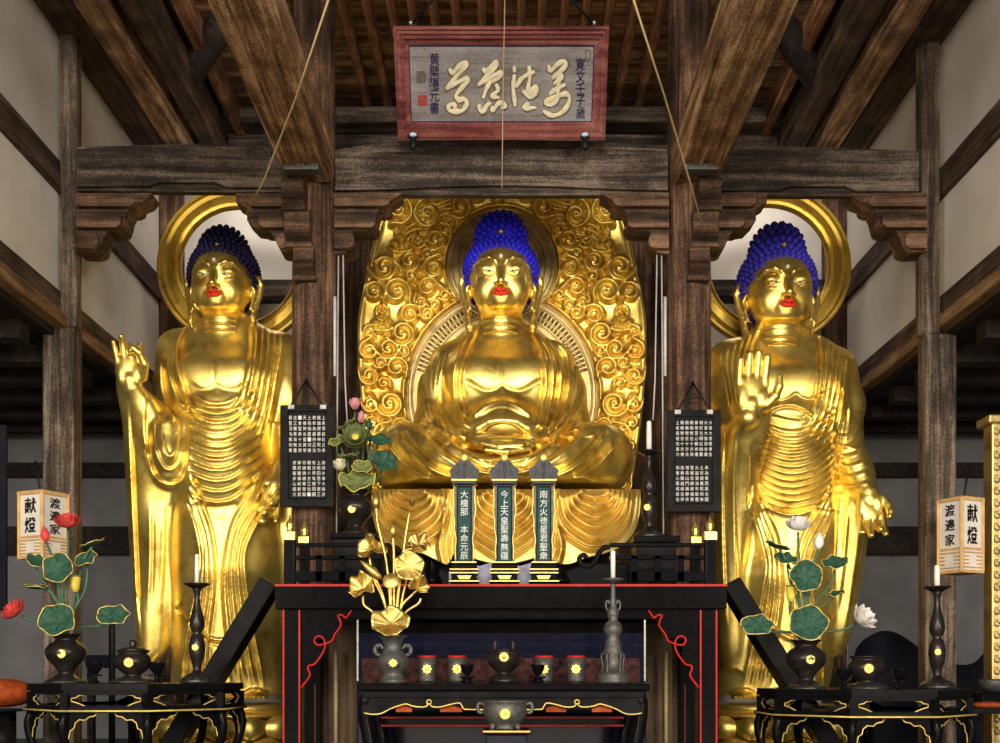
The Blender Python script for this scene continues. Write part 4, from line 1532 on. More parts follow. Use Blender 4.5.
# arm with the raised palm
f.chain([pu(728, 360, 2), pu(722, 400, -4), pu(722, 445, -20)], [19, 17, 15], 8)
f.chain([pu(722, 450, -24), pu(734, 436, -62), pu(748, 418, -94)], [14, 11.5, 9.5], 6)
hand(f, pu(750, 413, -94), (.05, -.04, 1), (.06, -1, -.05), 34, [(.05, .12, .12), (.03, .10, .12), (.03, .10, .12), (.05, .12, .12)], spread=.02, flen=.80, fw=1.16,
     thumb=[(.22, .40, .10), (.45, .60, .16), (.72, .70, .16), (.98, .70, .14)], side=1)
f.chain([pu(722, 395, -8), pu(726, 430, -40), pu(730, 470, -50)], [15, 16, 15], 12)
f.loft([(pu(735, p, -40)[2], pu(cx, p, -40)[0], cy, rx, ry) for p, cx, cy, rx, ry in
        ((414, 748, -90, 9, 8), (426, 745, -82, 15, 13), (446, 740, -72, 19, 17), (480, 735, -52, 19, 18), (520, 733, -36, 18, 20), (580, 733, -28, 17, 18), (640, 735, -22, 15, 16), (668, 737, -20, 9, 10))], 6, pw=2.0)
# lowered arm with the offered hand
f.chain([pu(838, 368, 2), pu(846, 405, 2), pu(846, 440, -4)], [18, 17.5, 16], 8)
f.chain([pu(846, 440, -4), pu(858, 470, -26), pu(868, 494, -46)], [15, 13, 10], 6)
hand(f, pu(868, 494, -48), (.04, -.25, -1), (.02, -1, .25), 29, [(.1, .2, .15), (.3, .5, .4), (.1, .2, .2), (.05, .15, .15)], spread=.03, flen=.8, fw=1.15,
     thumb=[(.2, .40, .10), (.5, .54, .18), (.75, .56, .24), (.92, .50, .28)], side=-1)
f.loft([(pu(848, p, -8)[2], pu(cx, p, -8)[0], cy, rx, ry) for p, cx, cy, rx, ry in
        ((455, 850, -14, 14, 16), (490, 852, -22, 18, 22), (530, 848, -16, 18, 20), (580, 842, -10, 18, 18), (630, 836, -6, 16, 16), (655, 834, -4, 9, 11))], 6, pw=2.0)
for px_ in (744, 776):
    f.ell(pu(px_, 697, -32), (12, 22, 8), 3)
    for t in range(5):
        f.ell(pu(px_ - 9 + t * 4.6, 699, -53 - (2 - abs(t - 1.5)) * 1.5), (2.6, 5, 3), .8)
head(f, H2, S2)
r = Relief(700, 910, 310, 705, 2)
r.fill([(764, 322), (752, 345), (748, 370), (754, 395), (764, 412), (808, 420), (816, 400), (820, 375), (820, 350), (812, 322)], -2.4, 1.4, sm=4)
for i in range(5):
    r.ledge([(752 - i * 8, 330 + i * 5), (744 - i * 6, 352 + i * 3), (740 - i * 4, 380), (748 - i * 5, 408)], 4.2, 2.3, flip=1)
for i in range(6):
    r.ledge([(820 + i * 6, 336 + i * 4), (822 + i * 5, 362), (819 + i * 5, 392), (812 + i * 5, 412 + i * 4), (800 + i * 5, 424 + i * 7)], 4.0, 2.5, flip=-1)
r.ledge([(763, 418), (772, 409), (784, 405), (797, 406), (808, 412), (815, 420)], 3.5, 2.6, flip=-1)
r.ridge([(770, 396), (781, 401), (790, 398), (796, 394), (802, 398), (812, 400), (822, 394)], 1.9, -1.6)
for i in range(13):
    y = 426 + i * 6.9
    r.ledge([(758, y - 9), (767, y - 2), (782, y + 4), (797, y + 5), (814, y), (826, y - 9), (836, y - 20)], 3.2, 3.0, flip=1, under=.42, taper=.12)
for i in range(6):   # folds round the lowered arm
    r.ledge([(832 + i, 428 + i * 11), (841 + i * 1.5, 436 + i * 10), (851 + i * 2, 434 + i * 10), (860 + i * 2, 426 + i * 11)], 3.4, 2.4, flip=1)
for i in range(5):
    r.ledge([(838 + i * 3, 365 + i * 9), (836 + i * 3, 395 + i * 8), (834 + i * 2, 420 + i * 8), (832, 450 + i * 8)], 3.6, 2.0, flip=-1)
for i in range(4):
    r.ledge([(756 - i * 1.5, 484 + i * 9), (764 - i * 1.5, 510 + i * 8), (777 - i * 3.5, 540 + i * 8), (781 - i * 6, 590), (775 - i * 7, 640), (768 - i * 8, 688)], 5.5, 3.2, flip=1, taper=.08, under=.38)
    r.ledge([(834 + i * 1, 480 + i * 9), (822 + i * 1.5, 508 + i * 8), (803 + i * 4, 538 + i * 8), (794 + i * 6, 590), (797 + i * 8, 640), (798 + i * 9, 688)], 5.5, 3.2, flip=-1, taper=.08, under=.38)
for pts in ([(724, 418), (722, 480), (723, 560), (727, 630)], [(736, 425), (734, 480), (735, 540), (738, 600)], [(750, 415), (748, 470), (747, 510), (752, 498), (756, 470)],
            [(862, 505), (858, 545), (850, 600), (842, 645)], [(848, 505), (845, 550), (838, 610)], [(836, 500), (834, 550), (828, 620)]):
    r.ledge(pts, 4.5, 2.4, flip=1, taper=.25)
r.ridge([(766, 622), (782, 634), (800, 640), (818, 630), (832, 618)], 2.2, 2.2)
f.relief(r, 2, 10, -87)
v, q = f.mesh()
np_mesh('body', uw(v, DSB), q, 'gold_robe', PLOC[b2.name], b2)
face_extras(H2, S2, 0, 0, DSB, b2, .86)
hair(H2, S2, 0, 0, DSB, b2, 'hair_violet', gap=5.9, rad=2.95, point=1.15, top=1.0, hairline=22)
ring_halo('halo', 769, 266, 82, 59, DSB + .42, b2)
lotus_seat(766, DSB, PZ(704, DSB), .50, b2)
del f

# ================================================================ altar furniture
def lp(prof, cx, d, mat, name, parent=None, n=28, mb=None, **kw):
    """turned shape from (radius, row) pairs in pixels at distance d"""
    s = d / F
    z0 = PZ(prof[0][1], d)
    p = [(max(.0005, r * s), PZ(y, d) - z0) for r, y in prof]
    m = (mb or MB()).lathe(p, (PX(cx, d), d, z0), n, **kw)
    return m if mb is not None else m.build(name, mat, parent)


def pw(pts, d): return [P(x, y, d) for x, y in pts]


# ---- black pedestal under the seated Buddha
t = thing('altar_pedestal', 'black lacquered stepped pedestal under the seated Buddha and its hanging robe', 'pedestal', P(503, 760, 6.9))
zb = PZ(497, 6.5) - .005
for i, (x0, x1, za, zc, yf) in enumerate(((388, 620, zb - .10, zb, 6.50), (392, 614, 1.95, zb - .10, 6.62), (376, 630, 1.80, 1.95, 6.5), (366, 640, DAIS, 1.80, 6.45))):
    MB().box((PX(x0, 6.5), yf, za), (PX(x1, 6.5), 7.3, zc), bev=.015).build(('top_slab', 'waist', 'lower_slab', 'plinth')[i], 'lacquer_soft', t)
for px_ in (432, 560):
    lp([(9, 585), (10, 580), (6, 574), (8, 566), (5, 560), (7, 552)], px_, 6.46, 'lacquer', 'carved_leg', t, n=12)

# ---- the main altar table
DA = 5.3
AC = 500.0
ztop = PZ(584, DA)
alt = thing('altar_table', 'large black lacquer altar table with red edge lines and red scrolled corner brackets', 'table', (PX(500, DA), DA + .35, DAIS))
MB().box((PX(275, DA), DA, PZ(609, DA)), (PX(727, DA), DA + .78, ztop), bev=.006).build('table_top', 'lacquer', alt)
MB().box((PX(275, DA), DA - .006, PZ(586.4, DA)), (PX(727, DA), DA + .004, PZ(584.2, DA))).build('red_edge', 'red_line', alt)
MB().box((PX(284, DA), DA + .04, PZ(618, DA)), (PX(718, DA), DA + .74, PZ(609, DA))).build('apron', 'lacquer', alt)
SCR = [(352, 610), (349, 614), (346, 618), (342, 615), (338, 615.5), (340, 620), (341, 625), (338, 630), (335, 634), (333, 639), (330, 642), (324, 644), (318, 645), (314.5, 642), (315, 638), (319, 636), (323, 638), (325, 643), (324.5, 649), (321.5, 655), (318, 660), (314, 664.5), (309, 665.5), (308, 669), (310, 674), (308, 679), (304, 684), (301, 688)]
for mir in (0, 1):
    fx = (lambda x: 1000 - x) if mir else (lambda x: x)
    leg = MB()
    a, b = sorted((fx(283), fx(300)))
    leg.box((PX(a, DA), DA + .02, DAIS), (PX(b, DA), DA + .12, PZ(609, DA)), bev=.004)
    lg = leg.build('leg', 'lacquer', alt)
    for x in (283, 298.8):
        MB().box((PX(fx(x) - .8, DA), DA + .012, DAIS), (PX(fx(x) + .8, DA), DA + .022, PZ(610, DA))).build('red_line', 'red_line', lg)
    MB().box((PX(fx(310) - .5, DA), DA + .14, DAIS), (PX(fx(310) + .5, DA), DA + .15, PZ(685, DA))).build('red_line', 'red_dark', lg)
    MB().box((PX(a, DA), DA + .62, DAIS), (PX(b, DA), DA + .72, PZ(609, DA)), bev=.004).build('leg', 'lacquer', alt)
    line = [tuple(q) for q in crv(SCR, 3)]
    poly = [(301, 610)] + line
    br = MB().prism(pw([(fx(x), y) for x, y in poly], DA + .03), (0, .03, 0)).build('corner_bracket', 'lacquer', alt)
    MB().tube(pw([(fx(x), y) for x, y in line], DA + .03), .0052, 6).build('red_scroll', 'red_line', br)
# inner cabinet under the table: lacquered steps
cab = thing('stepped_shelf', 'black lacquered stepped shelf with a thin pale edge under the main altar table', 'shelf', (PX(501, 5.6), 5.75, DAIS))
MB().box((PX(358, 5.6), 5.6, DAIS), (PX(645, 5.6), 5.98, PZ(622, 5.6)), bev=.005).build('back_step', 'lacquer', cab)
MB().box((PX(358, 5.5), 5.44, DAIS), (PX(645, 5.5), 5.6, PZ(634, 5.5)), bev=.005).build('middle_step', 'lacquer_blue_sheen', cab)
MB().box((PX(359, 5.4), 5.34, DAIS), (PX(644, 5.4), 5.44, PZ(657, 5.4)), bev=.005).build('front_step', 'lacquer_blue_sheen', cab)
for x in (358, 644.5):
    MB().box((PX(x - .8, 5.34), 5.325, PZ(681, 5.34)), (PX(x + .8, 5.34), 5.345, PZ(620, 5.34))).build('pale_edge', 'silver_edge', cab)
for y in (633.6, 645, 656):
    MB().box((PX(359, 5.335), 5.33, PZ(y + .6, 5.335)), (PX(643, 5.335), 5.345, PZ(y, 5.335))).build('edge_line', 'lacquer_soft', cab)
MB().box((PX(362, 5.3), 5.30, PZ(688, 5.3)), (PX(640, 5.3), 5.325, PZ(658, 5.3))).build('brocade_cloth', 'brocade', None, **tg('dark red brocade cloth hung behind the row of crested cups', 'cloth'))
for mir in (0, 1):
    fx = (lambda x: 1002 - x) if mir else (lambda x: x)
    a, b = sorted((fx(319), fx(358)))
    who = 'bronze candlestick' if mir else 'gold lotus vase'
    MB().box((PX(a, 6.02), 6.0, DAIS), (PX(b, 6.02), 6.05, 1.55)).build('wood_panel', 'panel_wood', None, **tg('rough brown wooden board under the altar, on the %s side' % who, 'board'))
    MB().tube([P(fx(336), 760, 5.9), P(fx(336), 652, 5.9)], .011, 8).build('bamboo_pole', 'cord_tan', None, **tg('thin tan pole standing under the altar, on the %s side' % who, 'pole'))
    # sloping black rails either side
    a, b = P(fx(271) if not mir else fx(271) - 2, 583, 6.0), P(fx(164), 760, 6.0)
    MB().bar(a, b, .10, .18, up=(0, 1, 0), bev=.006).build('sloping_rail', 'lacquer_soft', None, **tg('thick black sloping rail running down from the altar table toward the %s lotus side table' % ('white' if mir else 'red'), 'rail'))

# ---- front offering table
DF = 4.65
ft = thing('offering_table', 'long black offering table with wavy gold-edged apron in front of the altar', 'table', (PX(503, DF), DF + .3, DAIS))
ZF = PZ(683.5, DF)
MB().box((PX(357, DF), DF, PZ(691, DF)), (PX(650, DF), DF + .62, ZF), bev=.008).build('table_top', 'lacquer', ft)
MB().box((PX(362, DF), DF + .02, PZ(698, DF)), (PX(645, DF), DF + .6, PZ(691, DF)), bev=.004).build('moulding', 'lacquer_soft', ft)
GL = [(364, 713), (372, 714.3), (381, 713.5), (390, 709), (398, 706), (406, 704), (412, 706), (420, 707), (426, 706.5), (429, 703.5), (432, 706.5), (440, 707), (450, 704.5), (459, 703), (462, 706), (464, 709), (472, 709.5), (503, 710)]
gl = [tuple(q) for q in crv(GL, 4)]
gl = gl + [(1006 - x, y) for x, y in reversed(gl[:-1])]
MB().prism(pw([(362, 697), ] + [(362, 714)] + gl + [(644, 714), (644, 697)], DF + .03), (0, .025, 0)).build('apron', 'lacquer_soft', ft)
MB().tube(pw(gl, DF + .028), .0034, 6).build('gold_edge', 'gold_paint', ft)
for x in (429, 577):
    MB().tube(pw([(x + 2.4 * math.cos(q), 702 + 2.2 * math.sin(q)) for q in [k_ * math.pi / 6 for k_ in range(13)]], DF + .026), .0028, 6).build('gold_loop', 'gold_paint', ft)
for (sx, yy) in ((0, .03), (1, .03), (0, .5), (1, .5)):
    fx = (lambda x: 1006 - x) if sx else (lambda x: x)
    a, b = sorted((fx(360), fx(375)))
    s_ = -1 if sx else 1
    pts = crv([(367, 697, .03), (364, 706, .02), (365, 722, .03), (370, 748, .04)], 4)
    MB().tube([Vector(P(fx(q[0]), q[1], DF + .03)) + Vector((0, yy, 0)) for q in pts] + [Vector((PX(fx(372), DF), DF + .03 + yy, DAIS))], [.034] * 4 + [.03] * (len(pts) - 4) + [.026], 10).build('leg', 'lacquer', ft)
MB().box((PX(381, 5.0), 5.0, PZ(727, 5.0)), (PX(624, 5.0), 5.2, PZ(716, 5.0))).build('lower_shelf', 'lacquer', ft)
for y in (717.5, 725.5):
    MB().box((PX(381, 4.99), 4.99, PZ(y + .8, 4.99)), (PX(624, 4.99), 5.002, PZ(y - .5, 4.99))).build('red_line', 'red_line', ft)
for x0, x1 in ((396, 412), (440, 462), (546, 566), (592, 612)):
    MB().prism(pw([(x0, 708), ((x0 + x1) / 2, 705), (x1, 709), (x1, 712), (x0, 712)], DF + .06), (0, .006, 0)).build('carved_inlay', 'orange_cloth', ft)

# ---- small stand with the front censer
cs = thing('censer_stand', 'small black stand with gold edging in front of the offering table', 'stand', (PX(506, 4.3), 4.42, DAIS))
MB().box((PX(483, 4.3), 4.3, PZ(735, 4.3)), (PX(530, 4.3), 4.52, PZ(730.5, 4.3)), bev=.004).build('stand_top', 'lacquer', cs)
MB().box((PX(483, 4.3), 4.295, PZ(732.2, 4.3)), (PX(530, 4.3), 4.303, PZ(730.8, 4.3))).build('gold_edge', 'gold_paint', cs)
MB().box((PX(486, 4.3), 4.32, DAIS), (PX(527, 4.3), 4.5, PZ(735, 4.3)), bev=.004).build('body', 'lacquer_blue_sheen', cs)


def crest(parent, px, py, d, r, mat='gold_paint', n=16):
    """sixteen-petalled flower crest, raised on the surface"""
    mb = MB()
    c = P(px, py, d)
    s = d / F
    pts = []
    for i in range(n * 2):
        a = math.pi * i / n
        q = r * (1.0 if i % 2 == 0 else .72) * s
        pts.append(c + Vector((math.cos(a) * q, 0, math.sin(a) * q)))
    mb.prism(pts, (0, .008, 0))
    mb.ball(c, (r * .22 * s, .004, r * .22 * s), 8, 5)
    return mb.build('crest', mat, parent)


t = thing('censer', 'bronze round censer with side handles on the small stand in front', 'censer', P(505, 730.5, 4.41))
lp([(11, 729.5), (15, 728), (12, 726), (18, 722), (21.5, 715), (22, 708), (20, 704), (22.5, 702), (23, 700.5), (20, 700.5), (17, 706)], 505, 4.41, 'pewter', 'bowl', t)
for sg in (-1, 1):
    MB().tube([P(505 + sg * x, y, 4.41) for x, y in crv([(20, 705), (25, 703), (27.5, 707), (26, 712), (22, 713)], 4)], .008, 7).build('handle', 'pewter', t)
    MB().tube([P(505 + sg * 12, 724, 4.36), P(505 + sg * 13.5, 730.4, 4.355)], [.014, .009], 8).build('foot', 'pewter', t)
MB().lathe([(.035, 0), (.038, .004), (.035, .008)], (0, 0, 0), 20)
crest(t, 505, 714, 4.41 - .092, 6.0)

# ---- things standing on the offering table
DT = 4.98
for i, (x, lab) in enumerate(((427, 'grey cup with gold crest and red rim, next to the gold lotus vase'), (457, 'grey cup with gold crest and red rim, second along from the gold lotus vase'),
                              (544, 'grey cup with gold crest and red rim, second along from the bronze candlestick'), (576, 'grey cup with gold crest and red rim, next to the bronze candlestick'))):
    t = thing('offering_cup', lab, 'cup', P(x, 682.2, DT), 'crested cups on the offering table')
    lp([(8.2, 682), (8.4, 680), (8.8, 668), (9.2, 657.5), (8.4, 657.5), (7.6, 664)], x, DT, 'pewter', 'cup_body', t)
    lp([(9.3, 657.8), (9.5, 655.8), (8.4, 655.6)], x, DT, 'red_line', 'rim', t)
    crest(t, x, 669, DT - .044, 5.2, n=8)
for x, lab in ((467, 'tiny black footed cup in front of the crested cups, on the gold lotus side'), (538, 'tiny black footed cup in front of the crested cups, on the candlestick side')):
    t = thing('small_cup', lab, 'cup', P(x, 683, DT - .2))
    d = DT - .2
    lp([(3.5, 683), (3.2, 680), (1.8, 677), (2.2, 675), (5.5, 671), (7, 665.5), (7.2, 664.5), (6.2, 664.8), (5, 669)], x, d, 'lacquer', 'bowl', t, n=20)
    lp([(7.5, 678), (7.8, 677), (7.2, 676.4)], x, d, 'lacquer', 'saucer', t, n=20)
    for sg in (-1, 1):
        MB().tube([P(x + sg * 3, 677, d), P(x + sg * 5, 683, d)], .005, 6).build('foot', 'lacquer', t)
t = thing('censer', 'round dark bronze incense burner with gold crest, in the middle of the offering table', 'censer', P(504, 683, DT - .1))
d = DT - .1
lp([(15, 682.8), (15.5, 680), (13, 677), (7, 674.5), (6, 672.5), (10, 670), (15.5, 664), (17, 658), (16, 653.5), (14, 651.8), (16.8, 650.5), (17, 649.5), (14.5, 649.5), (12.5, 653)], 504, d, 'bronze_dark', 'bowl', t)
crest(t, 504, 657, d - .074, 5.2)
for sg in (-1, 1):
    MB().box((PX(504 + sg * 9 - 1.5, d), d, PZ(651, d)), (PX(504 + sg * 9 + 1.5, d), d + .02, PZ(641, d)), bev=.003).build('ear', 'bronze_dark', t)
# bronze candlestick
t = thing('candlestick', 'tall grey bronze candlestick with ringed handles on the offering table', 'candlestick', P(613, 683.3, DT - .12))
d = DT - .12
lp([(17, 683), (17.5, 680.5), (15, 678), (16, 675.5), (13.5, 673), (12, 671.5), (6, 671)], 613, d, 'pewter', 'base', t)
lp([(9.5, 672), (9, 664), (8.5, 655), (10, 652), (9, 649), (7.5, 641), (6.2, 637), (9, 632.5), (9.6, 628), (8, 623.5), (4.5, 620.5), (5.5, 616), (6.2, 612), (4, 608.5), (3.2, 604), (2.6, 597), (2.4, 586), (2.8, 583)], 613, d, 'pewter', 'stem', t)
for k_ in range(5):
    a = 2 * math.pi * k_ / 5 + .3
    MB().tube([Vector(P(613, y, d)) + Vector((math.cos(a) * r_ * d / F, math.sin(a) * r_ * d / F, 0)) for r_, y in crv([(8.5, 653), (11.8, 655), (11, 662), (10.2, 668), (12.4, 673)], 4)], .005, 6).build('bracket_foot', 'pewter', t)
for sg in (-1, 1):
    MB().tube([P(613 + sg * x, y, d) for x, y in crv([(2.5, 611), (6.5, 609), (7, 603), (4.5, 600.5), (3.6, 604)], 4)], .0055, 6).build('ring_handle', 'pewter', t)
lp([(3, 584), (6, 582.5), (10.5, 580.5), (11, 578.5), (8, 578.2), (2, 580)], 613, d, 'pewter', 'drip_tray', t)
lp([(2.3, 579.5), (2.4, 560), (2.4, 551.5), (1.5, 550.6)], 613, d, 'wax', 'x', None, n=12, mb=(cm := MB()))
cm.build('candle', 'wax', None, **tg('white candle in the grey bronze candlestick on the offering table', 'candle'))
# bronze vase with handles
t = thing('vase', 'grey bronze vase with animal handles holding the gold lotus, on the offering table', 'vase', P(393, 683.3, DT - .12))
lp([(13.5, 683), (14, 681), (12.5, 679.5), (11, 676), (9.5, 673), (14, 669), (16.3, 663), (15.5, 657.5), (12.5, 654), (9.3, 650), (9, 645), (11, 640), (14.5, 637), (14.8, 635.8), (12.6, 636.5), (9, 641)], 393, d, 'pewter', 'vase_body', t)
for sg in (-1, 1):
    MB().tube([P(393 + sg * x, y, d) for x, y in crv([(9.5, 649), (13, 645), (17, 646), (18, 651), (15.5, 655), (13, 654)], 4)], [.008] * 10 + [.011] * 5 + [.008] * 6, 7).build('handle', 'pewter', t)
    MB().ball(P(393 + sg * 15.5, 646, d), .013, 8, 6).build('animal_head', 'pewter', t)
MB().ball(P(393, 663, d - .062), (.036, .014, .024), 16, 8).build('medallion', 'pewter', t)
crest(t, 393, 663, d - .078, 4.5, n=8)

# ================================================================ lotus arrangements
def frame_of(nrm, roll=0.0):
    z = Vector(nrm).normalized()
    x = Vector((1, 0, 0)) if abs(z.x) < .9 else Vector((0, 0, 1))
    x = (x - z * x.dot(z)).normalized()
    y = z.cross(x)
    R = Matrix((x, y, z)).transposed()
    return R @ Matrix.Rotation(roll, 3, 'Z')


def leaf(parent, px, py, d, r, nrm, mat, rim='gold_paint', sy=1.0, wav=.10, cup=.25, fold=0.0, n=48, veins=14, ph=0.0, name='leaf'):
    """round lotus leaf with a wavy rim and radiating veins"""
    c = P(px, py, d); s = d / F * r
    R = frame_of(nrm)
    vs, fs, rimp = [c - R @ Vector((0, 0, cup * s * .6))], [], []
    m = 7
    for j in range(1, m + 1):
        q = j / m
        for i in range(n):
            a = 2 * math.pi * i / n
            w = wav * q ** 2 * (math.sin(5 * a + ph) + .5 * math.sin(8 * a + 2 * ph))
            v = .035 * q * (1 if (i * veins * 2 // n) % 2 else -1) * (q < .97)
            rad = s * q * (1 + .05 * q * math.sin(5 * a + ph * 3))
            z = s * (cup * (q * q - .6) + w + v + fold * abs(math.sin(a)) ** 1.5 * q)
            vs.append(c + R @ Vector((rad * math.cos(a), rad * sy * math.sin(a), z)))
            if j == m: rimp.append(vs[-1])
    for i in range(n):
        fs.append((0, 1 + i, 1 + (i + 1) % n))
    for j in range(m - 1):
        for i in range(n):
            a, b = 1 + j * n + i, 1 + j * n + (i + 1) % n
            fs.append((a, a + n, b + n, b))
    # give it a thickness
    nb = len(vs)
    off = R @ Vector((0, 0, -.035 * s))
    vs2 = vs + [v + off for v in vs]
    fs2 = fs + [tuple(k + nb for k in reversed(f_)) for f_ in fs]
    l0 = 1 + (m - 1) * n
    fs2 += [(l0 + i, l0 + (i + 1) % n, l0 + (i + 1) % n + nb, l0 + i + nb) for i in range(n)]
    o = MB().add(vs2, fs2, True).build(name, mat, parent)
    if rim:
        MB().tube(rimp + [rimp[0]], .020 * s + .0010, 6, cap=False).build('leaf_rim', rim, o)
    return o


def petal(mb, c, R, L, w, open_, az, n=6, tip=.25):
    """one cupped petal; open_ is the angle away from the flower's axis"""
    Rz = Matrix.Rotation(az, 3, 'Z')
    vs, fs = [], []
    for j in range(n + 1):
        t = j / n
        wid = w * math.sin(math.pi * (.12 + .88 * t) ** .85) ** .7 if t < 1 else 0.0
        ang = open_ * (1.25 - .55 * t)
        # distance along a curved midrib
        y = L * t * math.sin(ang) + .05 * L
        z = L * t * math.cos(ang)
        for k in range(5):
            s = -1 + k / 2
            x = s * wid
            cup = -abs(s) ** 2 * wid * .45
            p = Vector((x, y + cup * math.cos(ang), z - cup * math.sin(ang) * .6))
            vs.append(c + R @ (Rz @ p))
    for j in range(n):
        for k in range(4):
            a = j * 5 + k
            fs.append((a, a + 1, a + 6, a + 5))
    nb = len(vs)
    off = R @ Vector((0, 0, -.02 * L))
    vs += [v + off for v in vs]
    fs += [tuple(q + nb for q in reversed(f_)) for f_ in fs]
    mb.add(vs, fs, True)


def flower(parent, px, py, d, r, nrm, mat, centre='petal_yellow', name='flower', layers=((6, .40, .9), (8, .9, 1.0), (8, 1.35, 1.05))):
    c = P(px, py, d); s = d / F * r
    R = frame_of(nrm)
    mb = MB()
    for li, (n, op, L) in enumerate(layers):
        for i in range(n):
            petal(mb, c, R, s * L, s * .34, op, 2 * math.pi * (i + .5 * (li % 2)) / n)
    o = mb.build(name, mat, parent)
    if centre:
        MB().lathe([(.10 * s, 0), (.22 * s, .30 * s), (.24 * s, .38 * s), (.05 * s, .40 * s)], (0, 0, 0), 14)
        t = MB().lathe([(.10 * s, 0), (.22 * s, .30 * s), (.24 * s, .38 * s), (.05 * s, .40 * s)], (0, 0, 0), 14)
        MB().add([c + R @ Vector(v) for v in t.v], t.f, True).build('seed_head', centre, o)
    return o


def bud(parent, px, py, d, r, h, mat, tilt=0.0, name='bud'):
    c = P(px, py, d); s = d / F
    prof = [(.15, -1), (.7, -.75), (1, -.3), (.92, .15), (.6, .6), (.2, .92), (.03, 1.05)]
    t = MB().lathe([(a * r * s, b * h * s) for a, b in prof], (0, 0, 0), 16, flute=5, famp=.07)
    R = Matrix.Rotation(tilt, 3, 'Y')
    return MB().add([c + R @ Vector(v) for v in t.v], t.f, True).build(name, mat, parent)


def stem(parent, pts, d, r, mat='stem_green', dy=0.0):
    n = len(pts)
    pp = [P(q[0], q[1], (q[2] if len(q) > 2 else d)) for q in pts]
    return MB().tube(crv([tuple(p) for p in pp], 5), r, 7).build('stem', mat, parent)


def turned_vase(label, cx, d, y0, y1, w, mat='bronze_dark', cr=None, name='vase'):
    """dark bronze vase: spreading foot, round belly, flared lip"""
    t = thing(name, label, 'vase', P(cx, y1, d))
    h = y1 - y0
    prof = [(.92, 0), (.95, .03), (.80, .07), (.55, .13), (.38, .18), (.36, .22), (.55, .34), (.88, .48), (1.0, .60), (.97, .70), (.80, .79), (.56, .85), (.50, .89), (.62, .95), (.78, .99), (.79, 1.0), (.66, 1.0), (.45, .93)]
    lp([(a * w, y1 - b * h) for a, b in prof], cx, d, mat, 'vase_body', t, n=32)
    lp([(w * 1.0, y1), (w * 1.02, y1 - h * .02), (w * .9, y1 - h * .06), (w * .6, y1 - h * .11)], cx, d, 'bronze', 'foot_ring', t, n=32, flute=10, famp=.03)
    s = d / F
    crest(t, cx - (.12 * w if cx < 503 else -.12 * w) * 2.0, y1 - h * .60, d - w * s * .98, cr or w * .24)
    return t


UP = (0, -.25, 1)
# ---- red lotus on the side table at the dark blue haired statue
DL = 5.16
turned_vase('dark bronze vase with gold crest holding the red lotus arrangement', 66, DL, 634, 683, 20)
A = thing('lotus_arrangement', 'red lotus flowers and green gold-rimmed leaves rising from a dark vase', 'flowers', P(66, 640, DL))
d = DL
G = 'leaf_green'
for pts in ([(66, 645), (66, 600), (68, 560), (68, 528)], [(65, 645), (60, 600), (53, 560), (46, 542)], [(67, 645), (72, 615), (85, 590), (88, 562)], [(66, 645), (64, 620), (50, 590), (38, 575), (36, 562)],
            [(67, 645), (70, 620), (78, 600), (76, 590)], [(67, 645), (80, 628), (98, 626), (110, 620)], [(65, 645), (50, 625), (35, 622), (22, 616)], [(66, 645), (62, 610), (50, 592), (38, 587)], [(66, 645), (64, 610), (60, 585), (58, 572)], [(67, 645), (74, 600), (84, 560), (92, 547)]):
    stem(A, pts, d + .02, .006)
leaf(A, 58, 568, d - .05, 15, (0, -1, .18), G, ph=.4)
leaf(A, 57, 620, d - .10, 18, (.05, -1, .35), G, sy=.92, ph=1.1)
leaf(A, 86, 559, d, 11.5, (-.2, -.75, .8), G, ph=2.0)
leaf(A, 93, 544, d + .03, 12, (-.35, -.12, 1), G, ph=.9, wav=.05)
leaf(A, 36, 561, d, 10, (.5, -.5, .7), G, ph=.2)
leaf(A, 36, 587, d, 12, (.1, -.12, 1), G, ph=1.4, wav=.05)
leaf(A, 113, 615, d - .03, 16, (.05, -.85, .6), G, sy=.75, ph=2.4, cup=.1)
flower(A, 68, 527, d, 16, (.05, -.35, 1), 'petal_red')
bud(A, 45, 534, d, 4.5, 8, 'petal_red', -.15)
flower(A, 18, 614, d, 16, (-.55, -.45, .7), 'petal_red')
lp([(2.4, 592), (4, 588), (5, 580), (5, 576.5), (3.5, 576)], 75.5, d, 'petal_yellow', 'seed_pod', A, n=14)
lp([(5.0, 577), (5.2, 575.5), (3, 575.2)], 75.5, d, 'leaf_olive', 'pod_cap', A, n=14)

# ---- white lotus on the side table at the bright blue haired statue
turned_vase('dark bronze vase with gold crest holding the white lotus arrangement', 806, DL, 640, 689, 20)
A = thing('lotus_arrangement', 'white lotus flowers and green gold-rimmed leaves rising from a dark vase', 'flowers', P(806, 645, DL))
for pts in ([(806, 650), (804, 600), (799, 560), (798, 532)], [(806, 650), (808, 600), (814, 565), (818, 548)], [(806, 650), (806, 610), (806, 580)], [(805, 650), (800, 610), (790, 580), (787, 565)],
            [(806, 650), (812, 610), (830, 585), (835, 568)], [(806, 650), (815, 615), (828, 602), (834, 597)], [(805, 650), (795, 625), (790, 612), (791, 600)], [(805, 650), (795, 634), (775, 632), (760, 630)], [(807, 650), (820, 634), (842, 630), (856, 624)], [(805, 650), (798, 590), (786, 560), (779, 549)]):
    stem(A, pts, d + .02, .006)
leaf(A, 806, 576, d - .05, 16, (0, -1, .15), G, ph=1.8)
leaf(A, 808, 623, d - .10, 19, (-.05, -1, .2), G, sy=.92, ph=.6)
leaf(A, 786, 559, d, 12, (.1, -.6, .9), G, ph=2.2)
leaf(A, 777, 546, d + .03, 13, (.35, -.1, 1), G, ph=.9, wav=.05)
leaf(A, 835, 563, d, 12.5, (-.2, -.6, .9), G, ph=.2)
leaf(A, 835, 594, d, 9, (-.3, -.3, 1), G, ph=1.2)
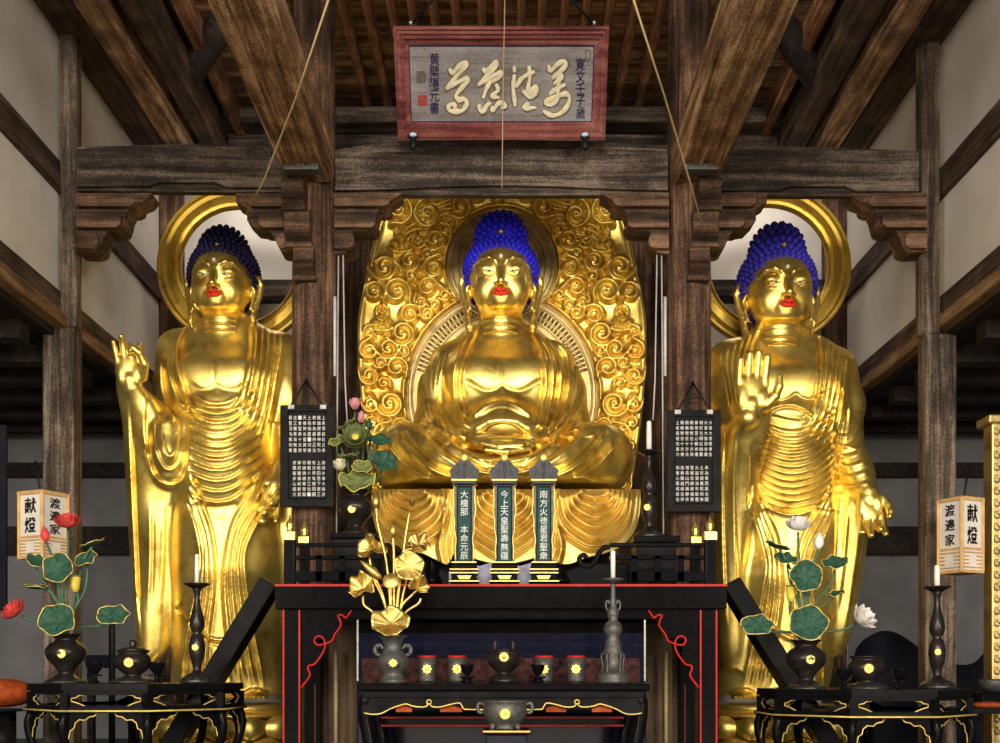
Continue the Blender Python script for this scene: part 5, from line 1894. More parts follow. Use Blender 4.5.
leaf(A, 757, 625, d - .03, 16, (-.05, -.9, .5), G, sy=.72, ph=2.4, cup=.1)
flower(A, 798, 530, d, 16, (0, -.3, 1), 'petal_white')
bud(A, 819, 541, d, 5.2, 8.5, 'petal_white', .1)
flower(A, 859, 621, d, 17, (.5, -.6, .5), 'petal_white')
lp([(2.4, 602), (4, 598), (5, 590), (5, 586.5), (3.5, 586)], 791, d, 'petal_yellow', 'seed_pod', A, n=14)
lp([(5.0, 587), (5.2, 585.5), (3, 585.2)], 791, d, 'leaf_olive', 'pod_cap', A, n=14)

# ---- pink lotus on the altar
DV = 5.86
bx = thing('vase_stand', 'black stepped box carrying the pink lotus vase on the altar table', 'stand', P(356, 583, DV))
MB().box((PX(336, DV), DV - .12, ztop), (PX(378, DV), DV + .12, PZ(541, DV)), bev=.006).build('box', 'lacquer_soft', bx)
MB().box((PX(333, DV), DV - .135, PZ(541, DV)), (PX(381, DV), DV + .135, PZ(536, DV)), bev=.004).build('box_lid', 'lacquer', bx)
turned_vase('black vase with gold crest holding pink lotus on the altar table', 356, DV, 491, 536, 18, mat='bronze_dark')
A = thing('lotus_arrangement', 'pink and cream lotus flowers with olive leaves in the black altar vase', 'flowers', P(356, 495, DV))
d = DV
for pts in ([(356, 500), (357, 470), (356, 440), (355, 412)], [(357, 500), (362, 470), (363, 440), (361, 424)], [(357, 500), (366, 470), (370, 445), (369, 430)], [(355, 500), (348, 485), (343, 475), (341, 470)],
            [(357, 500), (372, 485), (380, 475), (383, 465)], [(357, 500), (368, 465), (376, 450), (379, 442)], [(355, 500), (348, 470), (342, 450), (339, 442)], [(355, 500), (350, 475), (347, 458)]):
    stem(A, pts, d + .02, .006)
O = 'leaf_olive'
leaf(A, 357, 481, d - .06, 18, (0, -.75, .75), O, rim='petal_yellow', sy=.95, wav=.16, veins=18)
flower(A, 356, 440, d - .04, 17, (0, -.9, .4), O, centre='petal_yellow', name='rosette', layers=((9, .9, .75), (12, 1.25, .95), (12, 1.5, 1.0)))
leaf(A, 379, 440, d - .02, 12, (.2, -.75, .7), G, rim=None, ph=.5, sy=.7)
leaf(A, 384, 461, d - .04, 13, (.3, -.9, .3), G, rim=None, ph=1.5, sy=.85)
leaf(A, 338, 441, d, 10, (-.3, -.6, .8), O, rim='petal_yellow', ph=.7)
leaf(A, 348, 455, d - .03, 12, (-.1, -.3, 1), O, rim=None, ph=2)
leaf(A, 362, 467, d - .05, 10, (.1, -.7, .7), O, rim='petal_yellow', ph=3)
leaf(A, 346, 424, d, 11, (-.6, -.4, .9), O, rim=None, ph=1, sy=.5)
flower(A, 355, 409, d - .02, 11.5, (0, -.3, 1), 'petal_pink', layers=((6, .25, 1.0), (7, .6, 1.0), (6, .9, .9)))
flower(A, 361, 422, d - .05, 10, (.1, -.4, 1), 'petal_pink', layers=((6, .15, 1.1), (6, .45, 1.0)))
bud(A, 369, 424, d - .02, 3.2, 6, 'leaf_green')
flower(A, 341, 470, d - .06, 12, (-.15, -.5, .9), 'petal_cream', layers=((6, .3, 1.0), (8, .75, 1.0), (6, 1.1, .8)))

# ---- gold lotus in the bronze vase
DG = 4.86
A = thing('lotus_arrangement', 'gilded metal lotus leaves and buds spreading from the grey bronze vase', 'flowers', P(393, 640, DG))
d = DG
for pts in ([(392, 645), (390, 600), (386, 560), (378, 525), (376, 505)], [(394, 645), (394, 600), (394, 560), (393, 535)], [(392, 645), (385, 605), (374, 580), (369, 556)], [(392, 645), (375, 615), (364, 605), (363, 595)],
            [(395, 645), (402, 600), (408, 575)], [(395, 645), (400, 610), (412, 595), (418, 590)], [(395, 645), (398, 590), (402, 555), (414, 548)], [(393, 645), (391, 610), (391, 585)], [(395, 645), (404, 615), (418, 604), (421, 598)],
            [(392, 645), (384, 600), (376, 580), (366, 568)], [(394, 645), (398, 600), (405, 540), (410, 510)]):
    stem(A, pts, d + .02, .0065, 'gold_flower')
GF = 'gold_flower'
leaf(A, 390, 622, d - .07, 19.5, (0, -1, .55), GF, rim=None, sy=.85, wav=.13, veins=20, cup=.35, ph=.4)
leaf(A, 409, 566, d - .03, 15, (.12, -1, .15), GF, rim=None, wav=.06, veins=16, cup=.2)
leaf(A, 368, 547, d, 13, (-.7, -.7, .35), GF, rim=None, wav=.12, cup=.7, ph=1)
leaf(A, 379, 548, d + .02, 9, (.5, -.6, .5), GF, rim=None, wav=.15, cup=.5, ph=2)
leaf(A, 362, 588, d - .03, 14, (-.3, -.9, .5), GF, rim=None, wav=.25, fold=.5, ph=1.2)
leaf(A, 419, 544, d, 11, (.3, -.7, .8), GF, rim=None, wav=.25, fold=.4, ph=2.2)
leaf(A, 418, 588, d - .02, 11, (.5, -.8, .3), GF, rim=None, wav=.2, fold=.9, ph=.3, sy=.8)
bud(A, 371, 570, d, 4.2, 14, GF, -.85)
bud(A, 393, 530, d, 4, 7, GF)
bud(A, 376, 501, d, 4, 7, GF)
flower(A, 412, 506, d, 8, (.1, -.4, 1), GF, centre=None, layers=((6, .3, 1), (6, .6, 1)))
t = MB().lathe([(.3, -.5), (.85, .2), (1.0, .35), (.95, .42), (.1, .45)], (0, 0, 0), 20)
R = frame_of((0, -1, .25)); c = P(391, 582, d - .04); s = d / F * 8.2
MB().add([c + R @ (Vector(v) * s) for v in t.v], t.f, True).build('seed_pod', GF, A)

# ================================================================ memorial tablets, railings, boards
DTB = 5.46
for cx, txt, lab in ((464.3, '大檀那 本命元辰', 'black and gold memorial tablet on the altar nearest the gold lotus vase'),
                     (504.5, '今上天皇聖壽無疆', 'black and gold memorial tablet standing in the middle of the three on the altar'),
                     (543.7, '南方火徳星君聖衆', 'black and gold memorial tablet on the altar nearest the tall black candlestick')):
    d = DTB
    t = thing('memorial_tablet', lab, 'tablet', P(cx, 583.5, d))
    # stepped base
    mb = MB()
    for (w, ya, yb, e) in ((14.8, 580.5, 583.4, .0), (12.5, 574.5, 580.5, .012), (14.0, 569.5, 574.5, .0), (13.0, 565, 569.5, .008), (12.2, 562.5, 565, .012)):
        mb.box((PX(cx - w, d), d - .05 + e, PZ(yb, d)), (PX(cx + w, d), d + .07 - e, PZ(ya, d)), bev=.003)
    bs = mb.build('base', 'lacquer', t)
    for (w, y) in ((14.9, 581.8), (14.1, 573.6), (14.1, 570.2), (12.4, 563.2)):
        MB().box((PX(cx - w, d), d - .054, PZ(y + .55, d)), (PX(cx + w, d), d - .04, PZ(y - .55, d))).build('gold_line', 'gold_paint', bs)
    MB().prism(pw([(cx - 7, 575.5), (cx + 7, 575.5), (cx + 5, 579), (cx - 5, 579)], d - .045), (0, .006, 0)).build('gold_panel', 'gold_paint', bs)
    # shaft with waved gold sides
    MB().box((PX(cx - 9.8, d), d, PZ(563, d)), (PX(cx + 9.8, d), d + .03, PZ(485, d))).build('shaft', 'pewter', t)
    MB().box((PX(cx - 7.6, d), d - .006, PZ(562.5, d)), (PX(cx + 7.6, d), d + .004, PZ(486, d))).build('inner_border', 'ink', t)
    MB().box((PX(cx - 6.2, d), d - .01, PZ(561, d)), (PX(cx + 6.2, d), d, PZ(488, d))).build('green_panel', 'green_panel', t)
    for sg in (-1, 1):
        pts = [(cx + sg * (9.9 + 1.2 * math.sin((y - 486) / 77 * math.pi * 2) + .5 * math.sin((y - 486) / 77 * 25)), y) for y in range(486, 564, 3)]
        MB().tube(pw(pts, d - .004), .0042, 6).build('waved_edge', 'gold_paint', t)
    column_text(txt, cx, 490, 560, d - .0115, 7.6, 'white_paint', 'lettering', t)
    # roof board and pierced crest
    rb = MB()
    rb.box((PX(cx - 12.5, d), d - .03, PZ(485, d)), (PX(cx + 12.5, d), d + .05, PZ(480.5, d)), bev=.003)
    ro = rb.build('cap_board', 'lacquer', t)
    MB().box((PX(cx - 12.7, d), d - .034, PZ(481.6, d)), (PX(cx + 12.7, d), d - .02, PZ(480.3, d))).build('gold_line', 'gold_paint', ro)
    half = [(0, 458), (5, 460), (8, 464), (10, 466), (13, 468), (15.2, 471), (13.5, 474.5), (14.5, 477), (11, 479.5), (0, 480)]
    poly = [(cx + x, y) for x, y in half] + [(cx - x, y) for x, y in reversed(half[1:-1])]
    cr_ = MB().prism(pw(poly, d), (0, .012, 0)).build('crest_board', 'lacquer', t)
    mb = MB()
    R5 = random.Random(int(cx))
    for k_ in range(26):
        x = R5.uniform(-12, 12); y = R5.uniform(461, 478)
        if abs(x) > (y - 456) * .85: continue
        rr = R5.uniform(1.1, 2.0)
        mb.tube(pw([(cx + x + rr * math.cos(a), y + rr * math.sin(a)) for a in [q * .8 for q in range(7)]], d - .001), .0019, 5)
    mb.build('carved_pattern', 'pewter', cr_)
    MB().tube([P(cx, 478, d - .006), P(cx, 463, d - .006)], [.003, .006], 6).build('centre_rib', 'pewter', cr_)
    MB().ball(P(cx, 457.5, d), (.018, .006, .018), 16, 8).build('gold_disc', 'gold_paint', t)
# pale silk behind the tablets
pts = [(449, 584), (449, 572), (456, 566), (470, 564), (480, 566), (492, 562), (505, 563), (520, 566), (530, 563), (545, 566), (552, 570), (553, 584)]
MB().prism(pw(pts, 5.62), (0, .02, 0)).build('silk_cloth', 'silk_white', None, **tg('pale lilac silk cloth standing behind the three tablets', 'cloth'))

DR = 5.62
for mir in (0, 1):
    fx = (lambda x: 1000 - x) if mir else (lambda x: x)
    who = 'black candlestick' if mir else 'pink lotus vase'
    t = thing('balustrade', 'low black altar railing with gold-capped posts in front of the %s' % who, 'railing', P(fx(320), 583.5, DR))
    for (x, yc, d, w) in ((290, 541, DR - .08, 6.2), (304.5, 546, DR + .22, 5.2)):
        p = MB().box((PX(fx(x) - w * .85, d), d - .03, ztop), (PX(fx(x) + w * .85, d), d + .03, PZ(yc, d)), bev=.003).build('post', 'lacquer', t)
        mb = MB()
        mb.box((PX(fx(x) - w, d), d - .034, PZ(yc, d)), (PX(fx(x) + w, d), d + .034, PZ(yc - 9, d)), bev=.003)
        lp([(w * .75, yc - 9), (w * .45, yc - 12), (w * .7, yc - 15), (w * .62, yc - 18), (w * .2, yc - 22), (.4, yc - 26)], fx(x), d, None, None, mb=mb, n=16)
        mb.build('gold_finial', 'brass', p)
    for (y0, y1) in ((545, 549), (557.5, 561.5), (573, 583)):
        a, b = sorted((fx(294), fx(372 if y0 > 570 else 392)))
        MB().box((PX(a, DR), DR - .1, PZ(y1, DR)), (PX(b, DR), DR - .065, PZ(y0, DR)), bev=.003).build('rail', 'lacquer', t)
    for x in (322, 345, 368, 388):
        MB().box((PX(fx(x) - 3, DR), DR - .1, PZ(583, DR)), (PX(fx(x) + 3, DR), DR - .07, PZ(557, DR))).build('baluster', 'lacquer', t)
    pts = [(390, 547), (396, 548), (401, 553), (404, 560), (410, 566), (418, 565), (421, 559), (417, 555), (413, 558)]
    MB().tube(pw(crv([(fx(x), y) for x, y in pts], 4), DR - .085), .013, 8).build('curled_end', 'lacquer_soft', t)

# ---- candlestick on the altar
d = DV
bx = thing('candle_stand', 'black stepped box carrying the tall black candlestick on the altar table', 'stand', P(652, 583, d))
MB().box((PX(634, d), d - .12, ztop), (PX(673, d), d + .12, PZ(545, d)), bev=.006).build('box', 'lacquer_soft', bx)
MB().box((PX(631, d), d - .135, PZ(545, d)), (PX(676, d), d + .135, PZ(538.5, d)), bev=.004).build('box_lid', 'lacquer', bx)


def candlestick(label, clab, cx, d, y0, y1, yc, w=15, cw=2.4, cr=True, flip=0):
    t = thing('candlestick', label, 'candlestick', P(cx, y1, d))
    h = y1 - y0
    prof = [(1.0, 0), (1.02, .03), (.85, .06), (.6, .085), (.30, .11), (.24, .14), (.30, .19), (.44, .27), (.50, .34), (.47, .41), (.36, .48), (.24, .50), (.36, .53), (.45, .58), (.44, .64), (.32, .72), (.20, .80), (.17, .88), (.24, .93), (.30, .955)]
    lp([(a * w, y1 - b * h) for a, b in prof], cx, d, 'bronze_dark', 'stem', t, n=24)
    lp([(w * 1.03, y1), (w * 1.05, y1 - h * .02), (w * .9, y1 - h * .055), (w * .62, y1 - h * .08)], cx, d, 'bronze', 'foot_ring', t, n=30, flute=10, famp=.03)
    lp([(.25 * w, y0 + h * .05), (.55 * w, y0 + h * .025), (.80 * w, y0 + h * .005), (.82 * w, y0 - .5), (.6 * w, y0 - .2), (.2 * w, y0 + h * .02)], cx, d, 'bronze_dark', 'drip_tray', t, n=24)
    s = d / F
    crest(t, cx - 2 if not flip else cx + 1, y1 - h * .36, d - w * .50 * s - .004, 3.6 if h > 80 else 3.0)
    m = lp([(cw, y0 + 1), (cw * 1.02, (y0 + yc) / 2), (cw * .9, yc + 1), (cw * .5, yc)], cx, d, None, None, mb=MB(), n=12)
    m.build('candle', 'wax', None, **tg(clab, 'candle'))


candlestick('tall black candlestick with gold crest on the altar beside the hanging prayer board', 'white candle in the black candlestick on the altar', 649, DV, 452, 538.3, 421, w=15.5, cw=2.6)
candlestick('black bronze candlestick on the red lotus side table', 'thin white candle on the red lotus side table', 197, 5.2, 584, 683, 554, w=16, cw=2.2)
candlestick('black bronze candlestick on the white lotus side table', 'short white candle on the white lotus side table', 937, 5.2, 587, 688.5, 565, w=17, cw=2.8, flip=1)


# ---- hanging black prayer boards
def prayer_board(label, x0, x1, y0, y1, nail, d, top, low, cord_label):
    t = thing('prayer_board', label, 'board', P((x0 + x1) / 2, y1, d))
    cx = (x0 + x1) / 2
    MB().pbox(x0, y0, x1, y1, d, .03, bev=.004).build('board', 'lacquer_soft', t)
    for (a, b, c, e) in ((x0 + 8, y0 + 6, x0 + 9, y1 - 8), (x1 - 9, y0 + 6, x1 - 8, y1 - 8), (x0 + 8, y0 + 6, x1 - 8, y0 + 7), (x0 + 8, y1 - 9, x1 - 8, y1 - 8)):
        MB().pbox(a, b, c, e, d - .006, .008).build('moulding', 'lacquer', t)
    for x in (x0 + 11, x1 - 11):
        MB().pbox(x - 3.2, y0 - .5, x + 3.2, y0 + 4, d - .008, .04, bev=.002).build('metal_clip', 'silver_edge', t)
        MB().tube([P(x, y0, d - .004), P(nail[0], nail[1], d + .05)], .0045, 6).build('cord', 'iron', t)
    MB().tube([P(nail[0], nail[1] - 1, d), P(nail[0], nail[1] - 1, d + .1)], .008, 8).build('nail', 'iron', t)
    if top.get('loop'):
        MB().tube(pw(crv([(x0 + 13, y0 - 5), (cx - 4, y0 - 11), (cx + 8, y0 - 11), (x1 - 15, y0 - 4)], 5), d + .01), .004, 6).build('cord_loop', 'iron', t)
    for blk in (top, low):
        n = len(blk['cols'])
        for i, colt in enumerate(blk['cols']):
            px = blk['x1'] - (i + .5) * (blk['x1'] - blk['x0']) / n
            column_text(colt, px, blk['y0'], blk['y1'], d - .003, (blk['x1'] - blk['x0']) / n * .70, 'white_paint', 'lettering', t, hfac=.70)


prayer_board('black hanging board of white writing on the pillar beside the dark blue haired statue', 280, 334, 405, 507, (306, 381), 6.0,
             dict(cols=('上來現前比丘衆', '諷誦楞嚴神呪功', '德奉為護持正法', '土地伽藍一切諸', '天善神合堂真宰', '一會聖衆十方常', '住三寶果海無量', '賢聖回向真如實'), x0=288, x1=326, y0=415, y1=453),
             dict(cols=('誠請本尊大慈悲', '上報四恩下資三', '有法界有情同圓', '種智十方三世一', '切諸佛諸尊菩薩', '摩訶薩摩訶般若', '波羅蜜多心經文'), x0=292, x1=326, y0=460, y1=497), '')
prayer_board('black hanging board of white writing on the pillar beside the bright blue haired statue', 667, 721, 410, 512, (693, 383), 6.0,
             dict(cols=('大慈大悲愍衆生', '大喜大捨濟含識', '相好光明以自嚴', '衆等至心歸命禮', '南無常住十方佛', '南無常住十方法', '南無常住十方僧', '上來諷經功德力'), x0=675, x1=713, y0=420, y1=457, loop=1),
             dict(cols=('奉為東西南北國', '土安穩萬民和樂', '火盜潜消年穀豐', '登檀信歸崇福壽', '增長山門鎮靜修', '造無難諸緣吉祥', '如意心願成就也'), x0=675, x1=709, y0=465, y1=502), '')

# ================================================================ the calligraphy plaque
B0, B1 = 6.02, 5.76
zb0, zb1 = PZ(140, B0), PZ(26, B1)
Wp = 207 / F * B0
ey = Vector((0, B1 - B0, zb1 - zb0)); Hp = ey.length; ey.normalize()
en = Vector((1, 0, 0)).cross(ey)      # towards the viewer


def Q(px, py, off=0.0):
    """a point of the tilted plaque from its place in the picture"""
    # intersect the view ray with the plaque plane moved off towards the viewer
    o = Vector((0, B0, zb0)) + en * off
    r0 = Vector(((px - CX) / F, 1.0, -(py - HY) / F))
    e = Vector((0, 0, EYE))
    t = (o - e).dot(en) / r0.dot(en)
    return e + r0 * t


pl = thing('calligraphy_plaque', 'framed red wooden plaque with gold brush characters hung above the seated Buddha', 'plaque', P(502, 140, 6.0))
OUT = [(393, 26), (609, 26), (605, 140), (398, 140)]
INN = [(408.5, 45), (594.5, 45), (592, 122), (411, 122)]


def qbar(pts_out, pts_in, h0, h1, mb):
    a, b = pts_out; c, e = pts_in
    lo = [Q(*a, 0), Q(*b, 0), Q(*e, 0), Q(*c, 0)]
    hi = [Q(*a, h0), Q(*b, h0), Q(*e, h1), Q(*c, h1)]
    vs = lo + hi
    mb.add(vs, [(3, 2, 1, 0), (4, 5, 6, 7), (0, 1, 5, 4), (1, 2, 6, 5), (2, 3, 7, 6), (3, 0, 4, 7)])


def mixp(a, b, t): return (a[0] + (b[0] - a[0]) * t, a[1] + (b[1] - a[1]) * t)


fr = MB()
for i in range(4):
    j = (i + 1) % 4
    for (t0, t1, ha, hb) in ((0, .18, .05, .06), (.18, .42, .045, .05), (.42, .66, .035, .045), (.66, 1.0, .03, .02)):
        qbar((mixp(OUT[i], INN[i], t0), mixp(OUT[j], INN[j], t0)), (mixp(OUT[i], INN[i], t1), mixp(OUT[j], INN[j], t1)), ha, hb, fr)
fr.build('frame', 'red_frame', pl)
MB().prism([Q(x, y, .004) for x, y in INN], -en * .01).build('panel', 'board_grey', pl)
mb = MB()
for i in range(4):
    mb.bar(Q(*INN[i], .008), Q(*INN[(i + 1) % 4], .008), .009, .012, up=en)
mb.build('blue_border', 'ink_blue', pl)
k1 = 0.16831
CH = [
    (390, [[(352, 290), (372, 318), (398, 288), (440, 256), (452, 272), (405, 325), (330, 412)], [(330, 412), (395, 375), (450, 352), (462, 366), (425, 405), (392, 450), (405, 470), (440, 468)],
           [(398, 485), (440, 472), (456, 500), (432, 538), (395, 546), (355, 540), (348, 515), (372, 500), (386, 518), (376, 545)]]),
    (390, [[(548, 288), (572, 304), (625, 254), (630, 278), (580, 330), (520, 388)], [(520, 388), (600, 340), (662, 314), (645, 345), (605, 368)], [(600, 362), (572, 412), (553, 468)], [(628, 378), (642, 418), (606, 452), (652, 462)],
           [(536, 500), (530, 526), (550, 546), (582, 500), (596, 505)], [(606, 512), (612, 540), (642, 498), (676, 494), (682, 514), (660, 524)]]),
    (500, [[(85, 272), (86, 312)], [(86, 322), (78, 400), (84, 455), (90, 518)], [(92, 402), (130, 350), (172, 322), (208, 308)], [(172, 272), (178, 330), (168, 400), (164, 448)], [(164, 450), (212, 398), (216, 424), (182, 462), (134, 420)], [(134, 526), (172, 498), (152, 526), (216, 520)]]),
    (500, [[(288, 268), (302, 304), (342, 264), (384, 248), (384, 282), (308, 345)], [(308, 348), (352, 322), (366, 342), (316, 385)], [(292, 444), (340, 410), (390, 384)], [(352, 335), (346, 400), (340, 470), (302, 506), (274, 490), (340, 455), (402, 444), (412, 490), (372, 548), (312, 570), (254, 540)]]),
]
for ch, (ox, strokes) in enumerate(CH):
    mg, mo = MB(), MB()
    for st_ in strokes:
        c = crv([(ox + x * k1, 20 + y * k1) for x, y in st_], 5)
        n = len(c)
        rad_ = [.0118 * (1.0 if 2 < i < n - 3 else .8) * (1 + .18 * math.sin(i * .7)) for i in range(n)]
        for (mb_, off, k_) in ((mg, .009, 1.0), (mo, .006, 1.42)):
            tb = MB().tube([Q(x, y, off) for x, y in c], [q * k_ for q in rad_], 10)
            # flatten the stroke against the panel
            base = Q(500, 80, off)
            vs = []
            for v in tb.v:
                v = Vector(v); h = (v - base).dot(en)
                vs.append(v - en * (h * (.55 if mb_ is mg else .8)))
            mb_.add(vs, tb.f, True)
    g = mg.build('brush_character', 'petal_cream', pl)
    mo.build('dark_outline', 'gold_old', g)


def plaque_text(chars, px, y0, y1, w, mat):
    acc = MB()
    n = len(chars); st_ = (y1 - y0) / n
    for i, ch in enumerate(chars):
        t = text_mesh('tmpc', ch, 1.0, (0, 0, 0), mat, None, .003, rot=(0, 0, 0), fit=(w / F * 5.9, st_ * .86 / F * 5.9))
        if t is None: continue
        c = Q(px, y0 + st_ * (i + .5), .008)
        R = Matrix((Vector((1, 0, 0)), ey, en)).transposed()
        me = t.data
        acc.add([R @ v.co + c for v in me.vertices], [tuple(p.vertices) for p in me.polygons])
        bpy.data.objects.remove(t); bpy.data.meshes.remove(me)
    acc.build('lettering', mat, pl)


plaque_text('黄檗隱元書', 434.5, 53, 114, 9.5, 'ink_blue')
plaque_text('寛文壬子歳', 580.5, 58, 119, 9.0, 'ink_blue')
for (a, b, c, e, mt) in ((416.5, 71, 425.5, 83, 'seal_grey'), (418, 95, 427, 106, 'seal_red')):
    MB().prism([Q(a, b, .007), Q(c, b, .007), Q(c, e, .007), Q(a, e, .007)], -en * .003).build('seal', mt, pl)
MB().tube([Q(588 + 2.6 * math.cos(q * .524), 55 + 5.5 * math.sin(q * .524), .008) for q in range(13)], .0022, 5).build('seal', 'seal_grey', pl)
for a, b in (((411, 25), (436, -4)), ((594, 25), (568, -4))):
    MB().tube([Q(a[0], a[1], .03), P(b[0], b[1], 5.6), P(2 * b[0] - a[0] + (b[0] - a[0]) * 1.9, -88, 5.6)], .007, 6).build('chain', 'iron', pl)
    MB().ball(Q(a[0], a[1] - 2, .03), .014, 8, 6).build('hook', 'steel', pl)
# clip lamps under the plaque
for x, who in ((413, 'dark'), (585, 'bright')):
    t = thing('clip_lamp', 'small black clip lamp under the plaque corner toward the %s blue haired statue' % who, 'lamp', P(x, 150, 5.96))
    lp([(2.2, 150), (3.8, 148), (3.4, 143), (2.2, 141)], x, 5.94, 'iron', 'clamp', t, n=14)
    lp([(2.2, 142), (3.2, 139), (4.6, 136.5), (4.8, 135), (3, 135.4)], x, 5.94, 'iron', 'shade', t, n=16)
    MB().ball(P(x, 135.2, 5.93), (.022, .022, .012), 12, 6).build('bulb', 'bulb', t)

# ================================================================ side tables
def side_table(label, cx, yt, sgn):
    d = 5.30
    c = Vector((PX(cx, d), d, 0))
    R0 = 109 * (d - .3) / F
    zt = PZ(yt, d - R0 * .92)
    t = thing('side_table', label, 'table', (c.x, c.y, DAIS))

    def octo(r, z): return [Vector((c.x + r * math.cos(math.radians(22.5 + 45 * k_)), c.y + r * math.sin(math.radians(22.5 + 45 * k_)), z)) for k_ in range(8)]

    def slab(r, z0, z1, name, mat):
        MB().prism(octo(r, z0), (0, 0, z1 - z0)).build(name, mat, t)
    px = (d - R0 * .92) / F
    slab(R0, zt - 7 * px, zt, 'table_top', 'lacquer')
    slab(R0 * .97, zt - 9 * px, zt - 7 * px, 'moulding', 'lacquer_soft')
    # frieze between corner posts, each panel pierced and lined with gold
    zf1, zf0 = zt - 9 * px, zt - 25 * px
    o = octo(R0 * .96, 0)
    for k_ in range(8):
        a, b = o[k_], o[(k_ + 1) % 8]
        m = (a + b) / 2
        e = (b - a); L = e.length; e.normalize()
        nrm = Vector((m.x - c.x, m.y - c.y, 0)).normalized()
        pa = a
        MB().bar((pa.x, pa.y, zf0), (pa.x, pa.y, zf1), .035, .035, up=(nrm.x, nrm.y, 0)).build('corner_post', 'lacquer', t)
        fp = MB()
        fp.bar(Vector((a.x, a.y, zf1 - .004)), Vector((b.x, b.y, zf1 - .004)), .016, .012)
        fp.bar(Vector((a.x, a.y, zf0 + .006)), Vector((b.x, b.y, zf0 + .006)), .016, .014)
        # scalloped ends of the opening
        H = zf1 - zf0
        for s_ in (-1, 1):
            prof = [(0.50, 1.0), (.24, 1.0), (.27, .86), (.33, .84), (.36, .70), (.42, .66), (.42, .48), (.38, .42), (.33, .34), (.28, .22), (.24, .12), (.12, .02), (.12, 0), (.50, 0)]
            pts = [m + e * (s_ * q * L) + Vector((0, 0, zf0 + H * h_)) for q, h_ in prof]
            fp.prism(pts, -nrm * .012)
        fo = fp.build('frieze_panel', 'lacquer', t)
        if nrm.y < .3:
            line = [(.0, .98), (.24, .98), (.27, .86), (.33, .84), (.36, .70), (.42, .66), (.42, .48), (.38, .42), (.33, .34), (.28, .22), (.24, .12), (.0, .05)]
            for s_ in (-1, 1):
                MB().tube([m + e * (s_ * q * L) + nrm * .002 + Vector((0, 0, zf0 + H * h_)) for q, h_ in line[1:-1]], .0030, 6).build('gold_line', 'gold_paint', fo)
    slab(R0 * 1.03, zf0 - 4.0 * px, zf0, 'lower_moulding', 'lacquer')
    ring = octo(R0 * 1.032, zf0 - 2.0 * px)
    MB().tube(ring + [ring[0]], .0042, 6).build('gold_line', 'gold_paint', t)
    # legs with gold-lined apron brackets
    zl = zf0 - 4 * px
    for k_ in range(8):
        a = o[k_]
        nrm = Vector((a.x - c.x, a.y - c.y, 0)).normalized()
        pts = [(0, zl), (.015, zl - .06), (.0, zl - .14), (-.03, zl - .22), (-.035, zl - .30), (0.0, DAIS + .02), (.02, DAIS)]
        MB().tube([Vector((a.x, a.y, z)) + nrm * q for q, z in crv(pts, 3)], .021, 8).build('leg', 'lacquer', t)
        b = o[(k_ + 1) % 8]
        e = (b - a); L = e.length; e.normalize()
        m = (a + b) / 2
        n2 = Vector((m.x - c.x, m.y - c.y, 0)).normalized()
        for s_ in (-1, 1):
            prof = [(.50, 0), (.10, 0), (.14, -.10), (.20, -.12), (.25, -.22), (.32, -.20), (.37, -.30), (.385, -.46), (.43, -.52), (.45, -.75), (.47, -1.0), (.5, -1.0)]
            hh = .15
            P3 = [m + e * (s_ * q * L) + Vector((0, 0, zl + hh * h_)) for q, h_ in prof]
            ap = MB().prism(P3, -n2 * .012).build('apron_bracket', 'lacquer', t)
            if n2.y < .3:
                MB().tube([p + n2 * .003 for p in P3[1:-1]], .0030, 6).build('gold_line', 'gold_paint', ap)
    slab(R0 * .55, DAIS + .02, DAIS + .05, 'foot_board', 'lacquer')
    return zt


side_table('black eight-sided side table with gold-lined openings under the red lotus', 139, 684, -1)
side_table('black eight-sided side table with gold-lined openings under the white lotus', 861, 690, 1)

for (cx, yb, who, flip) in ((133, 683, 'red', 0), (866, 689, 'white', 1)):
    d = 5.12
    lid = not flip
    t = thing('censer', 'squat dark bronze censer with gold crest on the %s lotus side table' % who, 'censer', P(cx, yb, d))
    h = 33.0
    prof = [(1.25, 0), (1.27, .04), (1.05, .09), (.6, .18), (.42, .23), (.5, .28), (.85, .42), (1.0, .60), (.98, .76), (.82, .87), (.78, .90), (.92, .96), (.93, 1.0), (.78, 1.0), (.6, .92)]
    lp([(a * 17.5, yb - b * h) for a, b in prof], cx, d, 'bronze_dark', 'bowl', t)
    lp([(22.5, yb), (22.8, yb - 1.5), (18, yb - 4), (9, yb - 6.5)], cx, d, 'bronze', 'foot_ring', t, flute=10, famp=.03, n=30)
    if lid:
        lp([(13.5, yb - h), (10, yb - h - 2), (4, yb - h - 3), (3, yb - h - 4.5), (4.2, yb - h - 7), (3, yb - h - 9.5), (.5, yb - h - 10.5)], cx, d, 'bronze_dark', 'lid', t)
    crest(t, cx - 4.5 if not flip else cx + 3, yb - h * .62, d - 17.4 * d / F, 5.2)
    for x, side in (((94.5, 'vase'), (157, 'candlestick')) if not flip else ((844, 'vase'), (901, 'candlestick'))):
        c = thing('small_cup', 'tiny black footed cup by the %s on the %s lotus side table' % (side, who), 'cup', P(x, yb, d))
        lp([(5, yb), (5.2, yb - 1), (3, yb - 3), (2.2, yb - 8), (4, yb - 10), (7, yb - 14), (8.4, yb - 19.4), (8.6, yb - 20.5), (7.4, yb - 20.2), (5, yb - 15)], x, d, 'lacquer', 'bowl', c, n=20)
        lp([(7.6, yb - 7), (8, yb - 8), (7.3, yb - 8.6)], x, d, 'lacquer', 'saucer', c, n=20)


